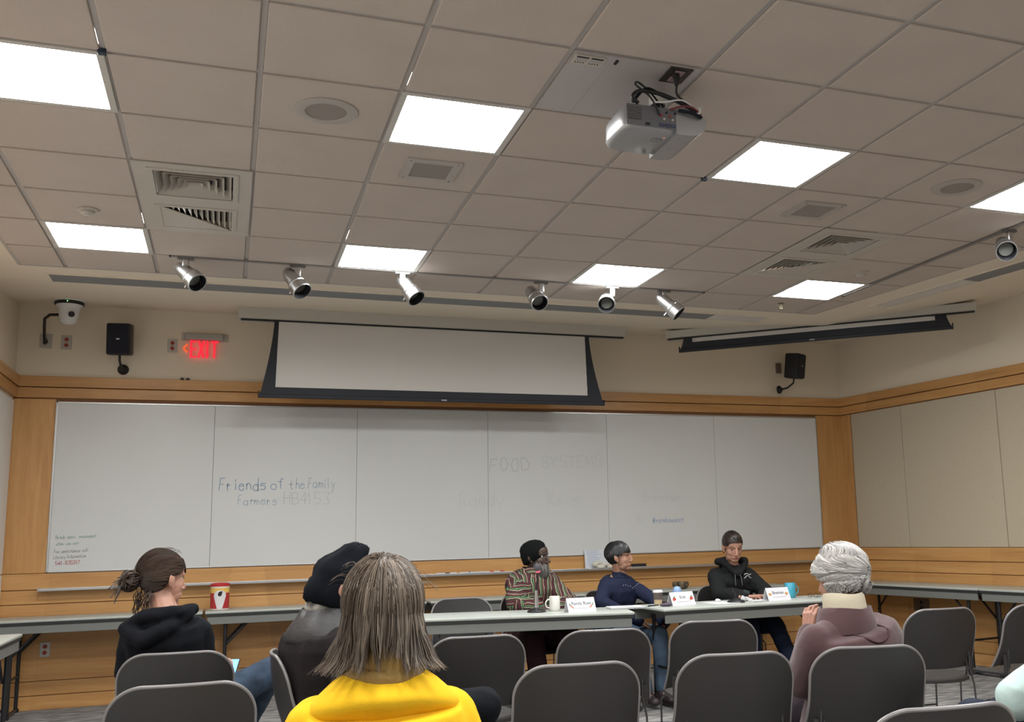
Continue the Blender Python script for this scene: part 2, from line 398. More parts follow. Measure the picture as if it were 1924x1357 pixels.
# ---- vents
def louvre_vent(c, r, label, kind):
    o = empty('air_vent', ((c + .5) * G, (r + .5) * G, CZ), 0, label, 'air vent', 'square ceiling air vents')
    h = G / 2; p = MB(); k = .205 if kind == 4 else .2
    # face plate with a square opening
    for a, b in (((-h, -h), (h, -k)), ((-h, k), (h, h)), ((-h, -k), (-k, k)), ((k, -k), (h, k))): p.box((*a, -.004), (*b, .004))
    p.box((-h, -h, .12), (h, h, .125))
    p.build('face_plate', M_white2, o)
    ring = MB()
    for a, b in (((-k - .03, -k - .03), (k + .03, -k)), ((-k - .03, k), (k + .03, k + .03)), ((-k - .03, -k), (-k, k)), ((k, -k), (k + .03, k))): ring.box((*a, -.009), (*b, -.003))
    ring.build('collar', M_white2, o)
    dk = MB().box((-k, -k, .055), (k, k, .06)); dk.build('duct', M_black, o)
    if kind == 4:
        for j in range(5):
            a = k - .008 - j * .038; b_ = max(.008, a - .030)
            m_ = MB()
            for q_ in range(4):   # four sloping blades, inner edge low, outer edge high
                R4 = RZ(q_ * pi / 2); t = .003
                vs = [R4 @ V(v_) for v_ in ((-a, -a, -.006), (a, -a, -.006), (b_, -b_, .040), (-b_, -b_, .040), (-a, -a, -.006 + t), (a, -a, -.006 + t), (b_, -b_, .040 + t), (-b_, -b_, .040 + t))]
                m_.add(vs, [(0, 1, 2, 3), (7, 6, 5, 4), (0, 4, 5, 1), (2, 6, 7, 3), (1, 5, 6, 2), (3, 7, 4, 0)])
            m_.build('louvre', M_white2, o)
    else:
        for j in range(12):
            x = -k + .02 + j * (2 * k - .03) / 11.5
            m_ = MB(); yy = min(k, k - .0 )
            y0 = -k; y1 = -k + ((x + k) if kind > 0 else (k - x)) 
            if y1 - y0 < .03: continue
            vs = [(x, y0, .03), (x, y1, .03), (x + kind * .02, y1, -.006), (x + kind * .02, y0, -.006)]
            m_.add(vs + [(a[0] + .003, a[1], a[2]) for a in vs], [(0, 1, 2, 3), (7, 6, 5, 4), (0, 4, 5, 1), (2, 6, 7, 3), (1, 5, 6, 2), (3, 7, 4, 0)])
            m_.build('louvre', M_white2, o)
    if kind != 4:
        t3 = [(-k, -k), (k, k), (-k, k)] if kind > 0 else [(k, -k), (k, k), (-k, k)]
        MB().prism(t3, -.006, -.002, 'z').build('blank_plate', M_white2, o)
    return o
M_white2 = mat('vent_enamel', (.50, .455, .40), .5)
louvre_vent(1, 3, 'square four-way louvred air vent at left, with dark concentric blades', 4)
louvre_vent(1, 4, 'square air vent at left with straight parallel blades, beyond the four-way vent', 1)
louvre_vent(8, 3, 'square four-way louvred air vent at right, nearer of the right pair', 4)
louvre_vent(8, 4, 'square air vent at right with parallel blades, beside the far right light', -1)

# small ceiling pieces
def ceil_thing(name, x, y, label, cat, group=None): return empty(name, (x, y, CZ), 0, label, cat, group)
M_grille = mat('speaker_grille', (.34, .30, .265), .7, bump=.6, bscale=500); M_gr_ring = mat('speaker_ring', (.42, .385, .35), .5)
for (c, r, lb) in ((2, 1, 'round ceiling speaker grille at left, between vent and nearest light'), (8, 1, 'round ceiling speaker grille at far right, left of the cut-off light')):
    o = ceil_thing('ceiling_speaker', (c + .5) * G, (r + .5) * G, lb, 'ceiling speaker', 'round ceiling speakers')
    MB().lathe([(.145, .002), (.145, -.006), (.135, -.010), (.098, -.010), (.095, -.004), (.095, .002)], 40).build('ring', M_gr_ring, o, smooth=True)
    MB().lathe([(.096, .0), (.096, -.005), (.05, -.008), (.001, -.009)], 40).build('grille', M_grille, o, smooth=True)
for (c, r, lb) in ((3, 2, 'small square ceiling grille under the middle light, with pale frame'), (7, 2, 'small square brownish ceiling grille at right, near the four-way vent')):
    o = ceil_thing('ceiling_grille', (c + .5) * G, (r + .5) * G, lb, 'ceiling grille', 'small square ceiling grilles')
    k, j = .15, .105; f = MB()
    for a, b in (((-k, -k), (k, -j)), ((-k, j), (k, k)), ((-k, -j), (-j, j)), ((j, -j), (k, j))): f.box((*a, -.01), (*b, .001))
    f.build('frame', M_gr_ring, o); MB().box((-j, -j, -.006), (j, j, 0)).build('grille', M_grille, o)
    for sx in (-1, 1):
        for sy in (-1, 1): MB().lathe([(.005, -.013), (.005, -.009)], 8, T((sx * .128, sy * .128, 0))).build('screw', M_grille, o)
for (c, r, lb) in ((0, 4, 'small round smoke detector on the left ceiling tile'), (9, 4, 'small round smoke detector on the right ceiling tile')):
    o = ceil_thing('smoke_detector', (c + .5) * G, (r + .5) * G, lb, 'smoke detector', 'round smoke detectors')
    MB().lathe([(.06, .001), (.06, -.01), (.045, -.014)], 28).build('base', M_white2, o, smooth=True)
    MB().lathe([(.038, -.013), (.038, -.026), (.028, -.034), (.001, -.036)], 28).build('sensor_head', M_white2, o, smooth=True)
o = ceil_thing('fire_sprinkler', 5.731, 3.854, 'small brass fire sprinkler in the far right ceiling', 'sprinkler')
MB().lathe([(.028, .001), (.028, -.005), (.012, -.008)], 20).build('escutcheon', mat('brass_dull', (.3, .25, .18), .4, .8), o, smooth=True)
MB().tube([(0, 0, -.005), (0, 0, -.04)], .008).box((-.014, -.002, -.05), (-.010, .002, -.02)).box((.010, -.002, -.05), (.014, .002, -.02)).build('frame_arms', MATS['brass_dull'], o)
MB().lathe([(.02, -.055), (.02, -.051)], 16).build('deflector', MATS['brass_dull'], o)
tagc = MB(); tagc.bbox((.60 - .012, .60 - .012, CZ - .012), (.60 + .022, .60 + .018, CZ + .012), .004)
M_clip = mat('blue_black_plastic', (.02, .035, .06), .5)
o = tagc.build('grid_clip', M_clip); tag(o, 'dark blue clip on the ceiling grid at the left light corner', 'clip', 'dark clips on the ceiling grid')
o = MB().bbox((6 * G - .02, 2 * G - .014, CZ - .012), (6 * G + .012, 2 * G + .016, CZ + .012), .004).build('grid_clip', M_clip)
tag(o, 'dark blue clip on the ceiling grid, corner of the light right of projector', 'clip', 'dark clips on the ceiling grid')

# linear slots in the plaster border
M_slot = mat('slot_grey', (.20, .205, .21), .6); M_slotp = mat('slot_pale', (.62, .58, .54), .5)
o = empty('linear_diffuser', (2.9, 4.5, CZ), 0, 'long grey linear slot in the plaster border above the front wall', 'linear diffuser')
MB().box((-3.045, -.13, -.006), (2.45, .10, .004)).build('slot_cover', M_slot, o)
MB().box((2.45, -.11, -.010), (3.0, .07, .004)).build('end_cover', M_slotp, o)
MB().box((-3.055, -.145, -.010), (3.03, -.13, .004)).box((-3.055, .10, -.010), (3.03, .112, .004)).box((-3.06, -.14, -.010), (-3.045, .11, .004)).build('flange', M_plasc, o)
a_ = math.atan(.141)
o = empty('linear_diffuser', (6.70, 3.70, CZ), a_, 'linear slot in the plaster border above the right wall, pale at its far end', 'linear diffuser')
MB().box((-.10, -6.0, -.006), (.10, -1.0, .004)).build('slot_cover', M_slot, o)
MB().box((-.07, -1.0, -.012), (.07, 0, .004)).build('end_cover', M_slotp, o)
MB().box((-.115, -6.0, -.010), (-.10, .05, .004)).box((.10, -6.0, -.010), (.112, .05, .004)).build('flange', M_plasc, o)

# ---------------------------------------------------------------- wood panelling: front
def boards_front(x0, x1, name):
    m = MB()
    for (z0, z1, d) in ((2.790, 2.885, .045), (2.690, 2.782, .036), (1.010, 1.146, .028), (.888, 1.004, .026), (.241, .882, .022), (.121, .235, .022), (.0, .115, .024)):
        m.bbox((x0, YW - d, z0), (x1, YW, z1), .004)
    return struct(m, name, M_wood)
boards_front(XL, XR, 'trim_2')
m = MB().box((XL, YW - .014, 0), (XR, YW, 2.80)); struct(m, 'trim_3', M_groove)
m = MB().bbox((XL, YW - .026, 1.150), (-.318, YW, 2.680), .003).bbox((7.592, YW - .026, 1.150), (XR, YW, 2.680), .003); struct(m, 'trim_4', M_woodv)
# right wall panelling, built along the wall direction
d_ = V((.121, -1, 0)).normalized(); n_ = V((-1, -.121, 0)).normalized()   # along (towards viewer), into room
MR = Matrix(((d_.x, n_.x, 0, XR), (d_.y, n_.y, 0, YW), (0, 0, 1, 0), (0, 0, 0, 1)))
m = MB(); LR = 13.2
for (z0, z1, dd) in ((2.790, 2.885, .045), (2.690, 2.782, .036), (1.010, 1.146, .028), (.888, 1.004, .026), (.241, .882, .022), (.121, .235, .022), (.0, .115, .024)):
    m.bbox((0, 0, z0), (LR, dd, z1), .004, MR)
struct(m, 'trim_5', M_wood)
struct(MB().box((0, 0, 0), (LR, .014, 2.80), MR), 'trim_6', M_groove)
struct(MB().bbox((0, 0, 1.150), (.185, .026, 2.680), .003, MR), 'trim_7', M_woodv)
edges = [.195, .99, 2.27, 3.55, 4.83, 6.11, 7.39, 8.67, 9.95, 11.2]
lab = ['narrow beige fabric wall panel beside the wooden corner post', 'beige fabric wall panel between the two seams on the right wall', 'beige fabric wall panel at the right edge, with tiny pin holes']
for i in range(len(edges) - 1):
    o = MB().bbox((edges[i] + .003, 0, 1.150), (edges[i + 1] - .003, .022, 2.680), .004, MR).build('tack_panel', M_fabric)
    tag(o, lab[i] if i < 3 else 'beige fabric wall panel on the right wall, outside the view', 'wall panel', 'fabric panels on the right wall' if i < 3 else 'fabric panels on the right wall outside the view')
# left wall: wooden rail and pale panels
m = MB()
for (z0, z1, dd) in ((2.790, 2.885, .045), (2.690, 2.782, .036)): m.bbox((XL, YB, z0), (XL + dd, YW, z1), .004)
struct(m, 'trim_8', M_wood)
m = MB().bbox((XL, YB, 1.15), (XL + .015, YW - .05, 2.66), .004).bbox((XL, YB, .0), (XL + .015, YW - .05, 1.14), .004); struct(m, 'trim_9', M_white)
# ---------------------------------------------------------------- whiteboard
BY = YW - .03
wb = empty('whiteboard', (3.64, YW, 1.15), 0, 'long white marker board of six panels across the front wall', 'whiteboard')
bx = [-.301, 1.014, 2.327, 3.647, 4.958, 6.25, 7.577]
def wbl(p): return (p[0] - 3.64, p[1] - YW, p[2] - 1.15)
for i in range(6): MB().bbox(wbl((bx[i] + .0014, BY, 1.162)), wbl((bx[i + 1] - .0014, YW, 2.645)), .0015).build('panel', M_board, wb)
MB().bbox(wbl((-.315, BY - .006, 2.643)), wbl((7.59, YW, 2.660)), .003).bbox(wbl((-.315, BY - .006, 1.150)), wbl((7.59, YW, 1.163)), .003).bbox(wbl((-.318, BY - .006, 1.150)), wbl((-.299, YW, 2.660)), .003).bbox(wbl((7.575, BY - .006, 1.150)), wbl((7.592, YW, 2.660)), .003).build('frame', M_alu, wb)
MB().box(wbl((-.3, BY + .012, 1.16)), wbl((7.58, YW, 2.65))).build('backing', mat('board_backing', (.2, .2, .2), .8), wb)
# handwriting: a small stroke alphabet (x 0-5, y: 0 descender, 3 base, 6 x-height, 9 cap)
GL = {'F': '03 19 49|16 36|', 'r': '16 13|15 26 35', 'i': '23 26|27 28', 'e': '05 45 36 16 05 04 13 33 44', 'n': '13 16|15 26 36 45 43', 'd': '43 49|45 36 16 05 04 13 33 44', 's': '46 16 05 35 44 33 03',
 'o': '16 05 04 13 33 44 45 36 16', 'f': '23 28 39 48|07 37', 't': '28 24 33 43|06 46', 'h': '13 19|15 26 36 45 43', 'a': '45 36 16 05 04 13 33 44 46 43', 'm': '03 06|05 16 25 23|25 36 45 43', 'l': '23 29', 'y': '06 23|46 23 10',
 'H': '03 09|43 49|06 46', 'B': '03 09 39 48 36 06|36 45 44 33 03', '4': '33 39 05 45', '1': '23 29 17', '5': '49 09 06 36 45 44 33 03', '3': '09 49 26 45 44 33 03', '2': '07 19 39 47 03 43', 'O': '19 06 13 33 46 39 19', 'D': '03 09 29 46 33 03', 'S': '48 39 19 07 16 36 45 43 23 04',
 'Y': '09 26 49|26 23', 'T': '09 49|29 23', 'E': '49 09 03 43|06 36', 'M': '03 09 25 49 43', 'R': '03 09 39 48 36 06|26 43', 'K': '03 09|49 05|16 43', 'I': '13 33|23 29|19 39', 'G': '48 39 19 06 13 33 44 46 26', '@': '35 25 24 34 36 26 15 14 23|34 45 47 38 18 06 03 12 32', 'b': '09 03 33 44 45 36 06', 'w': '06 13 25 33 46', 'c': '45 36 16 05 04 13 33 44', 'L': '09 03 43', 'u': '06 04 13 33 43|46 43', '-': '15 35', '9': '46 16 08 19 39 48 43', '8': '16 08 19 39 48 36 16 04 13 33 44 36', 'g': '45 36 16 05 04 13 33 44|46 41 10', 'P': '03 09 39 48 36 06', 'k': '03 09|36 04|15 43', '6': '49 17 04 13 33 44 45 36 15', '7': '09 49 13', '0': '19 06 13 33 46 39 19', 'p': '00 06|05 16 36 45 44 33 13 04', 'v': '06 23 46'}
def script(text, x, z, hgt, mt, wd=.004, slope=0, sp=1.25, seed=1, part=None, wid=.7, drop=0, W=None):
    cx = 0; u = hgt / 6
    if W: n_u = sum((5 if ch not in 'ilI1' else 3.4) for ch in text) * u * sp / 1.12; wid = W / n_u
    for w_ in text.split(' '):
        if w_: script1(w_, x + cx, z + cx * slope, hgt, mt, wd, slope, sp, seed + int(cx * 100), part, wid, drop)
        cx += sum((5 * wid if ch not in 'ilI1' else 3.4 * wid) * u * sp / 1.12 for ch in w_) + 4 * u * wid
def script1(text, x, z, hgt, mt, wd=.004, slope=0, sp=1.25, seed=1, part=None, wid=.7, drop=0):
    rnd = random.Random(seed); u = hgt / 6; cx = 0; m_ = MB()
    for ch in text:
        if ch == ' ': cx += 4 * u * wid; continue
        g = GL.get(ch)
        if g is None: continue
        nx_ = -1.2 * u * wid if ch in 'ilI1' else 0
        jx, jz, rt = rnd.uniform(-.3, .3) * u, rnd.uniform(-.35, .35) * u, rnd.uniform(-.06, .06)
        for st in g.split('|'):
            pts = [((int(c_[0])) * u * wid, (int(c_[1]) - 3) * u) for c_ in st.split()]
            if len(pts) < 2: continue
            pts = [(x + cx + nx_ + jx + a * cos(rt) - b * sin(rt) + rnd.uniform(-.12, .12) * u, z + jz + b * cos(rt) + a * sin(rt) + (cx) * slope + rnd.uniform(-.12, .12) * u) for a, b in pts]
            if rnd.random() < drop: pts = pts[:max(2, len(pts) // 2)]
            for k in range(len(pts) - 1):
                a = V((pts[k][0], 0, pts[k][1])); b = V((pts[k + 1][0], 0, pts[k + 1][1])); t = (b - a)
                if t.length < 1e-6: continue
                t.normalize(); nn = V((-t.z, 0, t.x)) * wd / 2; a -= t * wd * .3; b += t * wd * .3
                y = BY - .0012 - .0001 * (k % 2)
                m_.add([wbl((p.x, y, p.z)) for p in (a - nn, b - nn, b + nn, a + nn)], [(0, 1, 2, 3)])
        cx += (5 * wid if ch not in 'ilI1' else 3.4 * wid) * u * sp / 1.12
    return m_.build(part or 'handwriting', mt, wb, fix=False)
def ink(name, col, a):
    base = (.62, .62, .605); return mat(name, tuple(base[i] * (1 - a) + col[i] * a for i in range(3)), .4)
I_blue = ink('ink_blue', (.02, .15, .32), .66); I_blue2 = ink('ink_blue_faint', (.05, .2, .34), .50); I_grey = ink('ink_grey', (.08, .1, .1), .36); I_faint = ink('ink_faint', (.15, .15, .13), .20); I_grey2 = ink('ink_grey_faint', (.1, .12, .1), .22); I_blue3b = ink('ink_blue_thin', (.12, .2, .27), .34)
I_faint2 = ink('ink_faint_green', (.12, .2, .16), .22); I_blue3 = ink('ink_bright_blue', (.03, .18, .45), .6); I_green = ink('ink_green', (.03, .22, .2), .5); I_dk = ink('ink_dark', (.06, .06, .06), .5); I_red = ink('ink_red', (.4, .02, .04), .6); I_pk = ink('ink_pink_wipe', (.8, .45, .42), .10)
script('Friends', 1.075, 1.855, .115, I_blue, .008, .0, seed=3, W=.43); script('of', 1.53, 1.865, .10, I_blue, .007, seed=30, W=.14); script('the', 1.70, 1.865, .10, I_blue2, .007, seed=4, W=.15); script('Family', 1.87, 1.872, .10, I_blue2, .007, seed=41, W=.27)
script('Farmers', 1.24, 1.722, .085, I_blue2, .007, seed=5, W=.36); script('HB4153', 1.65, 1.722, .11, I_blue3b, .006, seed=6, W=.44)
script('FOOD', 3.665, 2.035, .125, I_grey, .007, .03, seed=7, W=.46); script('SYSTEMS', 4.22, 2.065, .12, I_grey2, .0065, .03, seed=8, W=.70, drop=.15)
script('Randy', 3.35, 1.68, .15, I_faint, .006, seed=9, drop=.2); script('Kris', 4.28, 1.67, .15, I_faint, .006, seed=10, sp=1.3); script('Brennan', 5.36, 1.71, .10, I_faint2, .006, seed=11)
script('IG', 5.27, 1.485, .075, I_faint2, .005, seed=12); script('@rainbowonct', 5.47, 1.48, .055, I_blue3, .0055, seed=13, wid=.62)
for t_, z_, mm, sd, hh, xx in (('Break down, reconnect', 1.440, I_green, 21, .030, -.255), ('after use ,unit', 1.385, I_green, 22, .026, -.250), ('For assistance call', 1.318, I_dk, 23, .030, -.262), ('Library Information', 1.268, I_dk, 24, .028, -.265)):
    script(t_, xx, z_, hh, mm, .0042, .03, seed=sd, wid=.66, sp=1.05)
script('541-835217', -.245, 1.215, .03, I_red, .0065, .03, seed=25, wid=.75)
# marker tray
tr = empty('marker_tray', (3.6, YW - .05, 1.0), 0, 'long aluminium marker tray under the whiteboard', 'marker tray')
MB().bbox((-3.95, -.075, -.002), (3.95, .03, .010), .003).bbox((-3.95, -.08, -.004), (3.95, -.070, .022), .004).build('ledge', M_alu, tr)
for sx in (-3.96, 3.95): MB().bbox((sx, -.08, -.006), (sx + .012, .03, .026), .004).build('end_cap', M_alu, tr)
TZ = 1.011
for k, (px_, c_, lb) in enumerate(((3.10, (.03, .03, .04), 'black'), (3.17, (.6, .6, .6), 'white'), (3.34, (.02, .08, .3), 'blue'), (3.44, (.6, .6, .58), 'pale grey'), (3.55, (.5, .05, .04), 'red'), (3.66, (.45, .04, .05), 'dark red'))):
    o = MB().tube([(0, 0, 0), (.095, 0, 0)], .0095, 10).build('marker', mat('marker_' + lb, (.55, .55, .54), .5), loc=(px_, YW - .09 + .01 * (k % 3), TZ + .0095))
    MB().tube([(.09, 0, 0), (.135, 0, 0)], .0105, 10).build('cap', mat('marker_cap_' + lb, c_, .5), o)
    tag(o, lb + '-capped marker lying on the tray, left of the patterned jacket', 'marker', 'dry-erase markers on the tray')
o = empty('poster_paper', (4.80, YW - .075, TZ), 0, 'white printed sheet with blue writing propped on the marker tray', 'paper')
MB().box((-.135, 0, 0), (.135, .003, .20), Matrix.Rotation(radians(-7), 4, 'X')).build('sheet', mat('paper_white', (.62, .64, .68), .7), o)
mm = MB()
for k in range(9):
    zz = .185 - k * .018; mm.box((-.11, -.001, zz), (-.11 + .2 * random.uniform(.5, 1), .0, zz + .005), Matrix.Rotation(radians(-7), 4, 'X'))
mm.build('printed_lines', mat('faint_print', (.35, .42, .58), .8), o)
def blob(name, mat_, pts, vox, par=None, loc=(0, 0, 0), sm=3):
    b_ = MB(); 
    for p, r in pts: b_.ell(p, r)
    vs, ns, fs = remesh(b_, vox, sm); x = MB(); x.add(vs, fs); return x.build(name, mat_, par, smooth=80, loc=loc, fix=False)
o = blob('crumpled_cloth', mat('cream_cloth', (.6, .58, .5), .9, bump=.6, bscale=40), [((-.06, 0, .05), (.035, .02, .03)), ((-.02, 0, .065), (.05, .02, .02)), ((.05, 0, .045), (.05, .02, .02)), ((.10, 0, .02), (.03, .02, .02)), ((0, 0, .02), (.05, .02, .02))], .006, loc=(4.82, YW - .125, TZ + .001))
tag(o, 'crumpled cream cloth lying in front of the propped sheet', 'cloth')
o = MB().bbox((-.08, -.025, 0), (.08, .025, .04), .008).build('board_eraser', M_black, loc=(5.26, YW - .09, TZ)); MB().bbox((-.078, -.024, -.0), (.078, .024, .012), .003).build('felt_pad', mat('felt', (.05, .05, .05), 1), o)
tag(o, 'black board eraser on the marker tray, left of the woman in navy', 'eraser')

# ---------------------------------------------------------------- projection screens
def proj_screen(name, A, B, zc0, zc1, zi, zb, oA, oB, iA, iB, wA, wB, label, depth=.2, Wtop=None):
    """A,B: ends of the case along the wall; s measured from A; o*: outer masking at bottom, i*: white area edges, w*: outer masking at top"""
    A = V((*A, 0)); B = V((*B, 0)); L_ = (B - A).length; dx = (B - A).normalized(); dy = V((-dx.y, dx.x, 0))
    an = math.atan2(dx.y, dx.x); o = empty(name, (A.x, A.y, zb), an, label, 'projection screen', 'ceiling projection screens')
    zz = lambda h: h - zb
    case = MB().bbox((0, 0, zz(zc0)), (L_, depth, zz(zc1)), .006); case.box((0, .0, zz(zc0) - .003), (L_, depth, zz(zc0)))
    case.build('case', M_case, o)
    MB().box((.02, .018, zz(zc0) - .018), (L_ - .02, .05, zz(zc0) - .002)).build('slot_lip', M_black, o)
    y = .03; n = 14; L1 = []; R1 = []
    for k in range(n + 1):
        t = k / n; h = zc0 + (zb + .02 - zc0) * t; e = t ** 1.5
        L1.append((wA + (oA - wA) * e, zz(h))); R1.append((wB + (oB - wB) * e, zz(h)))
    def strip(P, Q, nm, mt, th=.0015):
        m_ = MB(); vs = []
        for (a, b) in zip(P, Q): vs += [(a[0], y, a[1]), (b[0], y, b[1])]
        k = len(vs); fs = [(2 * i, 2 * i + 1, 2 * i + 3, 2 * i + 2) for i in range(len(P) - 1)]
        vs2 = [(a[0], a[1] + th, a[2]) for a in vs]; m_.add(vs, fs); m_.add(vs2, [f[::-1] for f in fs]); return m_.build(nm, mt, o, fix=False, smooth=60)
    Li = [(iA[0] + (iA[1] - iA[0]) * k / n, p[1]) for k, p in enumerate(L1)]; Ri = [(iB[0] + (iB[1] - iB[0]) * k / n, p[1]) for k, p in enumerate(R1)]
    strip(L1, Li, 'side_masking', M_navyb); strip(Ri, R1, 'side_masking', M_navyb)
    # white viewing surface, gently rippled near its lower corners
    m_ = MB(); nx, nz = 90, 24; vs = []
    hs = [zc0 + (zi - zc0) * j / nz for j in range(nz + 1)]
    for j, h in enumerate(hs):
        t = (zc0 - h) / max(1e-6, zc0 - zb); xa = iA[0] + (iA[1] - iA[0]) * t; xb = iB[0] + (iB[1] - iB[0]) * t
        for i in range(nx + 1):
            u_ = i / nx; x = xa + (xb - xa) * u_; dl = (x - xa); dr = (xb - x); hh = h - zi
            rp = 0
            for d0 in (dl, dr): rp += .004 * math.exp(-(d0 * d0) / .05 - hh * hh / .09) * sin((hh * 1.0 - d0 * .9) * 60 + d0 * 10)
            vs.append((x, y - .001 + rp, zz(h)))
    fs = [(j * (nx + 1) + i, j * (nx + 1) + i + 1, (j + 1) * (nx + 1) + i + 1, (j + 1) * (nx + 1) + i) for j in range(nz) for i in range(nx)]
    m_.add(vs, fs); m_.build('viewing_surface', M_screen, o, smooth=80, fix=False)
    m_ = MB().box((iA[1] - .01, y - .0005, .018), (iB[1] + .01, y + .001, zz(zi))); m_.build('bottom_masking', M_navyb, o)
    m_ = MB().bbox((oA - .01, y - .012, -.005), (oB + .01, y + .014, .03), .006); bt = m_.build('weight_bar', M_navyb, o)
    for x in (oA - .014, oB + .002): MB().bbox((x, y - .014, -.006), (x + .012, y + .016, .055), .004).build('hook', M_navyb, bt)
    cx = (oA + oB) / 2 + .02; MB().box((cx - .025, y - .0135, .004), (cx + .025, y - .012, .016)).build('maker_badge', mat('badge', (.25, .27, .32), .4, .5), bt)
    return o
M_case = mat('screen_case', (.50, .47, .42), .6)
proj_screen('projection_screen', (1.19, 5.6), (4.95, 5.6), 3.372, 3.49, 2.750, 2.655, .20, 3.50, (.35, .33), (3.315, 3.335), (.31), (3.36), 'wide projection screen part lowered over the centre of the whiteboard wall')
proj_screen('projection_screen', (5.40, 5.62), (7.74, 3.66), 3.378, 3.455, 3.318, 3.222, .15, 2.82, (.282, .280), (2.675, 2.673), (.19), (2.775), 'projection screen almost rolled up, hung diagonally across the right corner', .2)

# ---------------------------------------------------------------- wall things, front
def wall_outlet(x, z, label, cover, face, w_=.075, h_=.12, yy=YW, par=None, two=True):
    o = empty('power_outlet', (x, yy, z), 0, label, 'outlet', 'wall outlets')
    MB().bbox((-w_ / 2, -.007, -h_ / 2), (w_ / 2, 0, h_ / 2), .003).build('cover_plate', cover, o)
    for s_ in ((-1, 1) if two else (0,)):
        MB().lathe([(.018, 0), (.018, .004), (.016, .005)], 20, T((0, -.006, s_ * .026)) @ Matrix.Rotation(pi / 2, 4, 'X')).build('socket', face, o, smooth=True)
        for dx in (-.006, .006): MB().box((dx - .0015, -.0125, s_ * .026 - .004), (dx + .0015, -.010, s_ * .026 + .006)).build('slot', M_black, o)
    return o
M_plate = mat('outlet_plate', (.45, .43, .40), .35, .4); M_redsock = mat('red_socket', (.35, .05, .03), .5)
wall_outlet(-.27, 3.205, 'wall outlet with two red sockets between the camera cable and the left loudspeaker', M_plate, M_redsock, .085, .13)
wall_outlet(.617, 3.213, 'wall outlet with dark red sockets beside the exit sign', M_plate, M_redsock, .085, .13)
wall_outlet(-.286, .50, 'wall outlet low on the wood panelling under the left table', M_plate, M_redsock, .08, .125, YW - .020)
# camera
cm = empty('ceiling_camera', (-.205, 5.86, 3.50), 0, 'white dome video camera with black band, hung at the upper left corner', 'camera')
M_wp = mat('white_plastic', (.70, .70, .70), .35)
MB().lathe([(.125, .012), (.125, -.008), (.120, -.016)], 36).build('mounting_plate', M_wp, cm, smooth=True)
MB().lathe([(.118, -.015), (.118, -.040), (.112, -.044)], 36).build('black_band', M_black, cm, smooth=True)
MB().lathe([(.108, -.044), (.095, -.06), (.082, -.09), (.078, -.15), (.066, -.185), (.04, -.208), (.001, -.214)], 36).build('body', M_wp, cm, smooth=50)
MB().lathe([(.025, 0), (.025, .02), (.021, .026), (.0005, .027)], 24, T((.03, -.075, -.135)) @ lookM((.25, -1, -.2))).build('lens', M_black, cm, smooth=True)
MB().ell((.0, -.119, -.028), (.004, .003, .004)).build('status_lamp', mat('green_led', (.1, .6, .1), .4, emit=(.2, 1, .2), es=2), cm)
MB().tube([(-.08, .0, -.13), (-.15, .02, -.13), (-.20, .10, -.15), (-.222, .24, -.20), (-.232, .33, -.26), (-.235, .39, -.32)], .013, 12).build('cable_sleeve', M_black, cm, smooth=True)
o = empty('cable_plate', (-.435, YW, 3.21), 0, 'grey wall plate where the black camera cable enters', 'wall plate')
MB().bbox((-.05, -.008, -.065), (.05, 0, .065), .003).build('cover_plate', M_plate, o); MB().lathe([(.017, 0), (.014, .03)], 16, T((0, -.006, -.01)) @ lookM((0, -1, .6))).build('cable_bushing', M_black, o)
# loudspeakers
def loudspeaker(loc, rz, w_, h_, d_s, label, ballv, facing=0):
    o = empty('loudspeaker', loc, rz, label, 'loudspeaker', 'black loudspeakers on the front wall')
    prof = [(-w_ / 2, -d_s / 2), (w_ / 2, -d_s / 2), (w_ / 2 * .75, d_s / 2), (-w_ / 2 * .75, d_s / 2)]
    tilt = Matrix.Rotation(radians(8), 4, 'X')
    MB().bbox((-w_ / 2, -d_s / 2, -h_ / 2), (w_ / 2, d_s / 2, h_ / 2), .018, tilt).build('cabinet', M_black, o, smooth=True)
    MB().bbox((-w_ / 2 + .01, -d_s / 2 - .008, -h_ / 2 + .01), (w_ / 2 - .01, -d_s / 2 + .004, h_ / 2 - .01), .006, tilt).build('grille', mat('grille_black', (.012, .014, .028), .6, bump=.8, bscale=600), o, smooth=True)
    MB().bbox((-.014, -d_s / 2 - .011, -.006), (.014, -d_s / 2 - .008, .006), .001, tilt).build('badge', mat('badge_silver', (.5, .5, .55), .3, .8), o)
    b = V(ballv)
    MB().tube([(0, .02, -h_ / 2), (0, .03, -h_ / 2 - .05), (b.x * .5, (b.y) * .5, b.z + .01), (b.x, b.y - .03, b.z)], .011, 10).build('arm', M_black, o, smooth=True)
    bl = MB().lathe([(.048, .0), (.048, -.012), (.03, -.03), (.018, -.045), (.0005, -.05)], 24, T((b.x, b.y, b.z)) @ lookM((0, 1, 0))).build('wall_flange', M_black, o, smooth=True)
    return o
loudspeaker((.189, 6.08, 3.215), radians(-6), .20, .285, .17, 'black loudspeaker on the left, between red outlet and exit sign', (0, .203, -.245))
loudspeaker((7.20, 6.02, 3.215), radians(28), .165, .285, .18, 'black loudspeaker on the right, under the rolled-up screen', (-.01, .22, -.25))
o = MB().bbox((-.03, -.03, -.06), (.03, 0, .06), .003).build('junction_box', mat('brown_box', (.16, .11, .09), .6), loc=(7.135, YW, 3.23)); tag(o, 'small brown wall box behind the right loudspeaker', 'junction box')
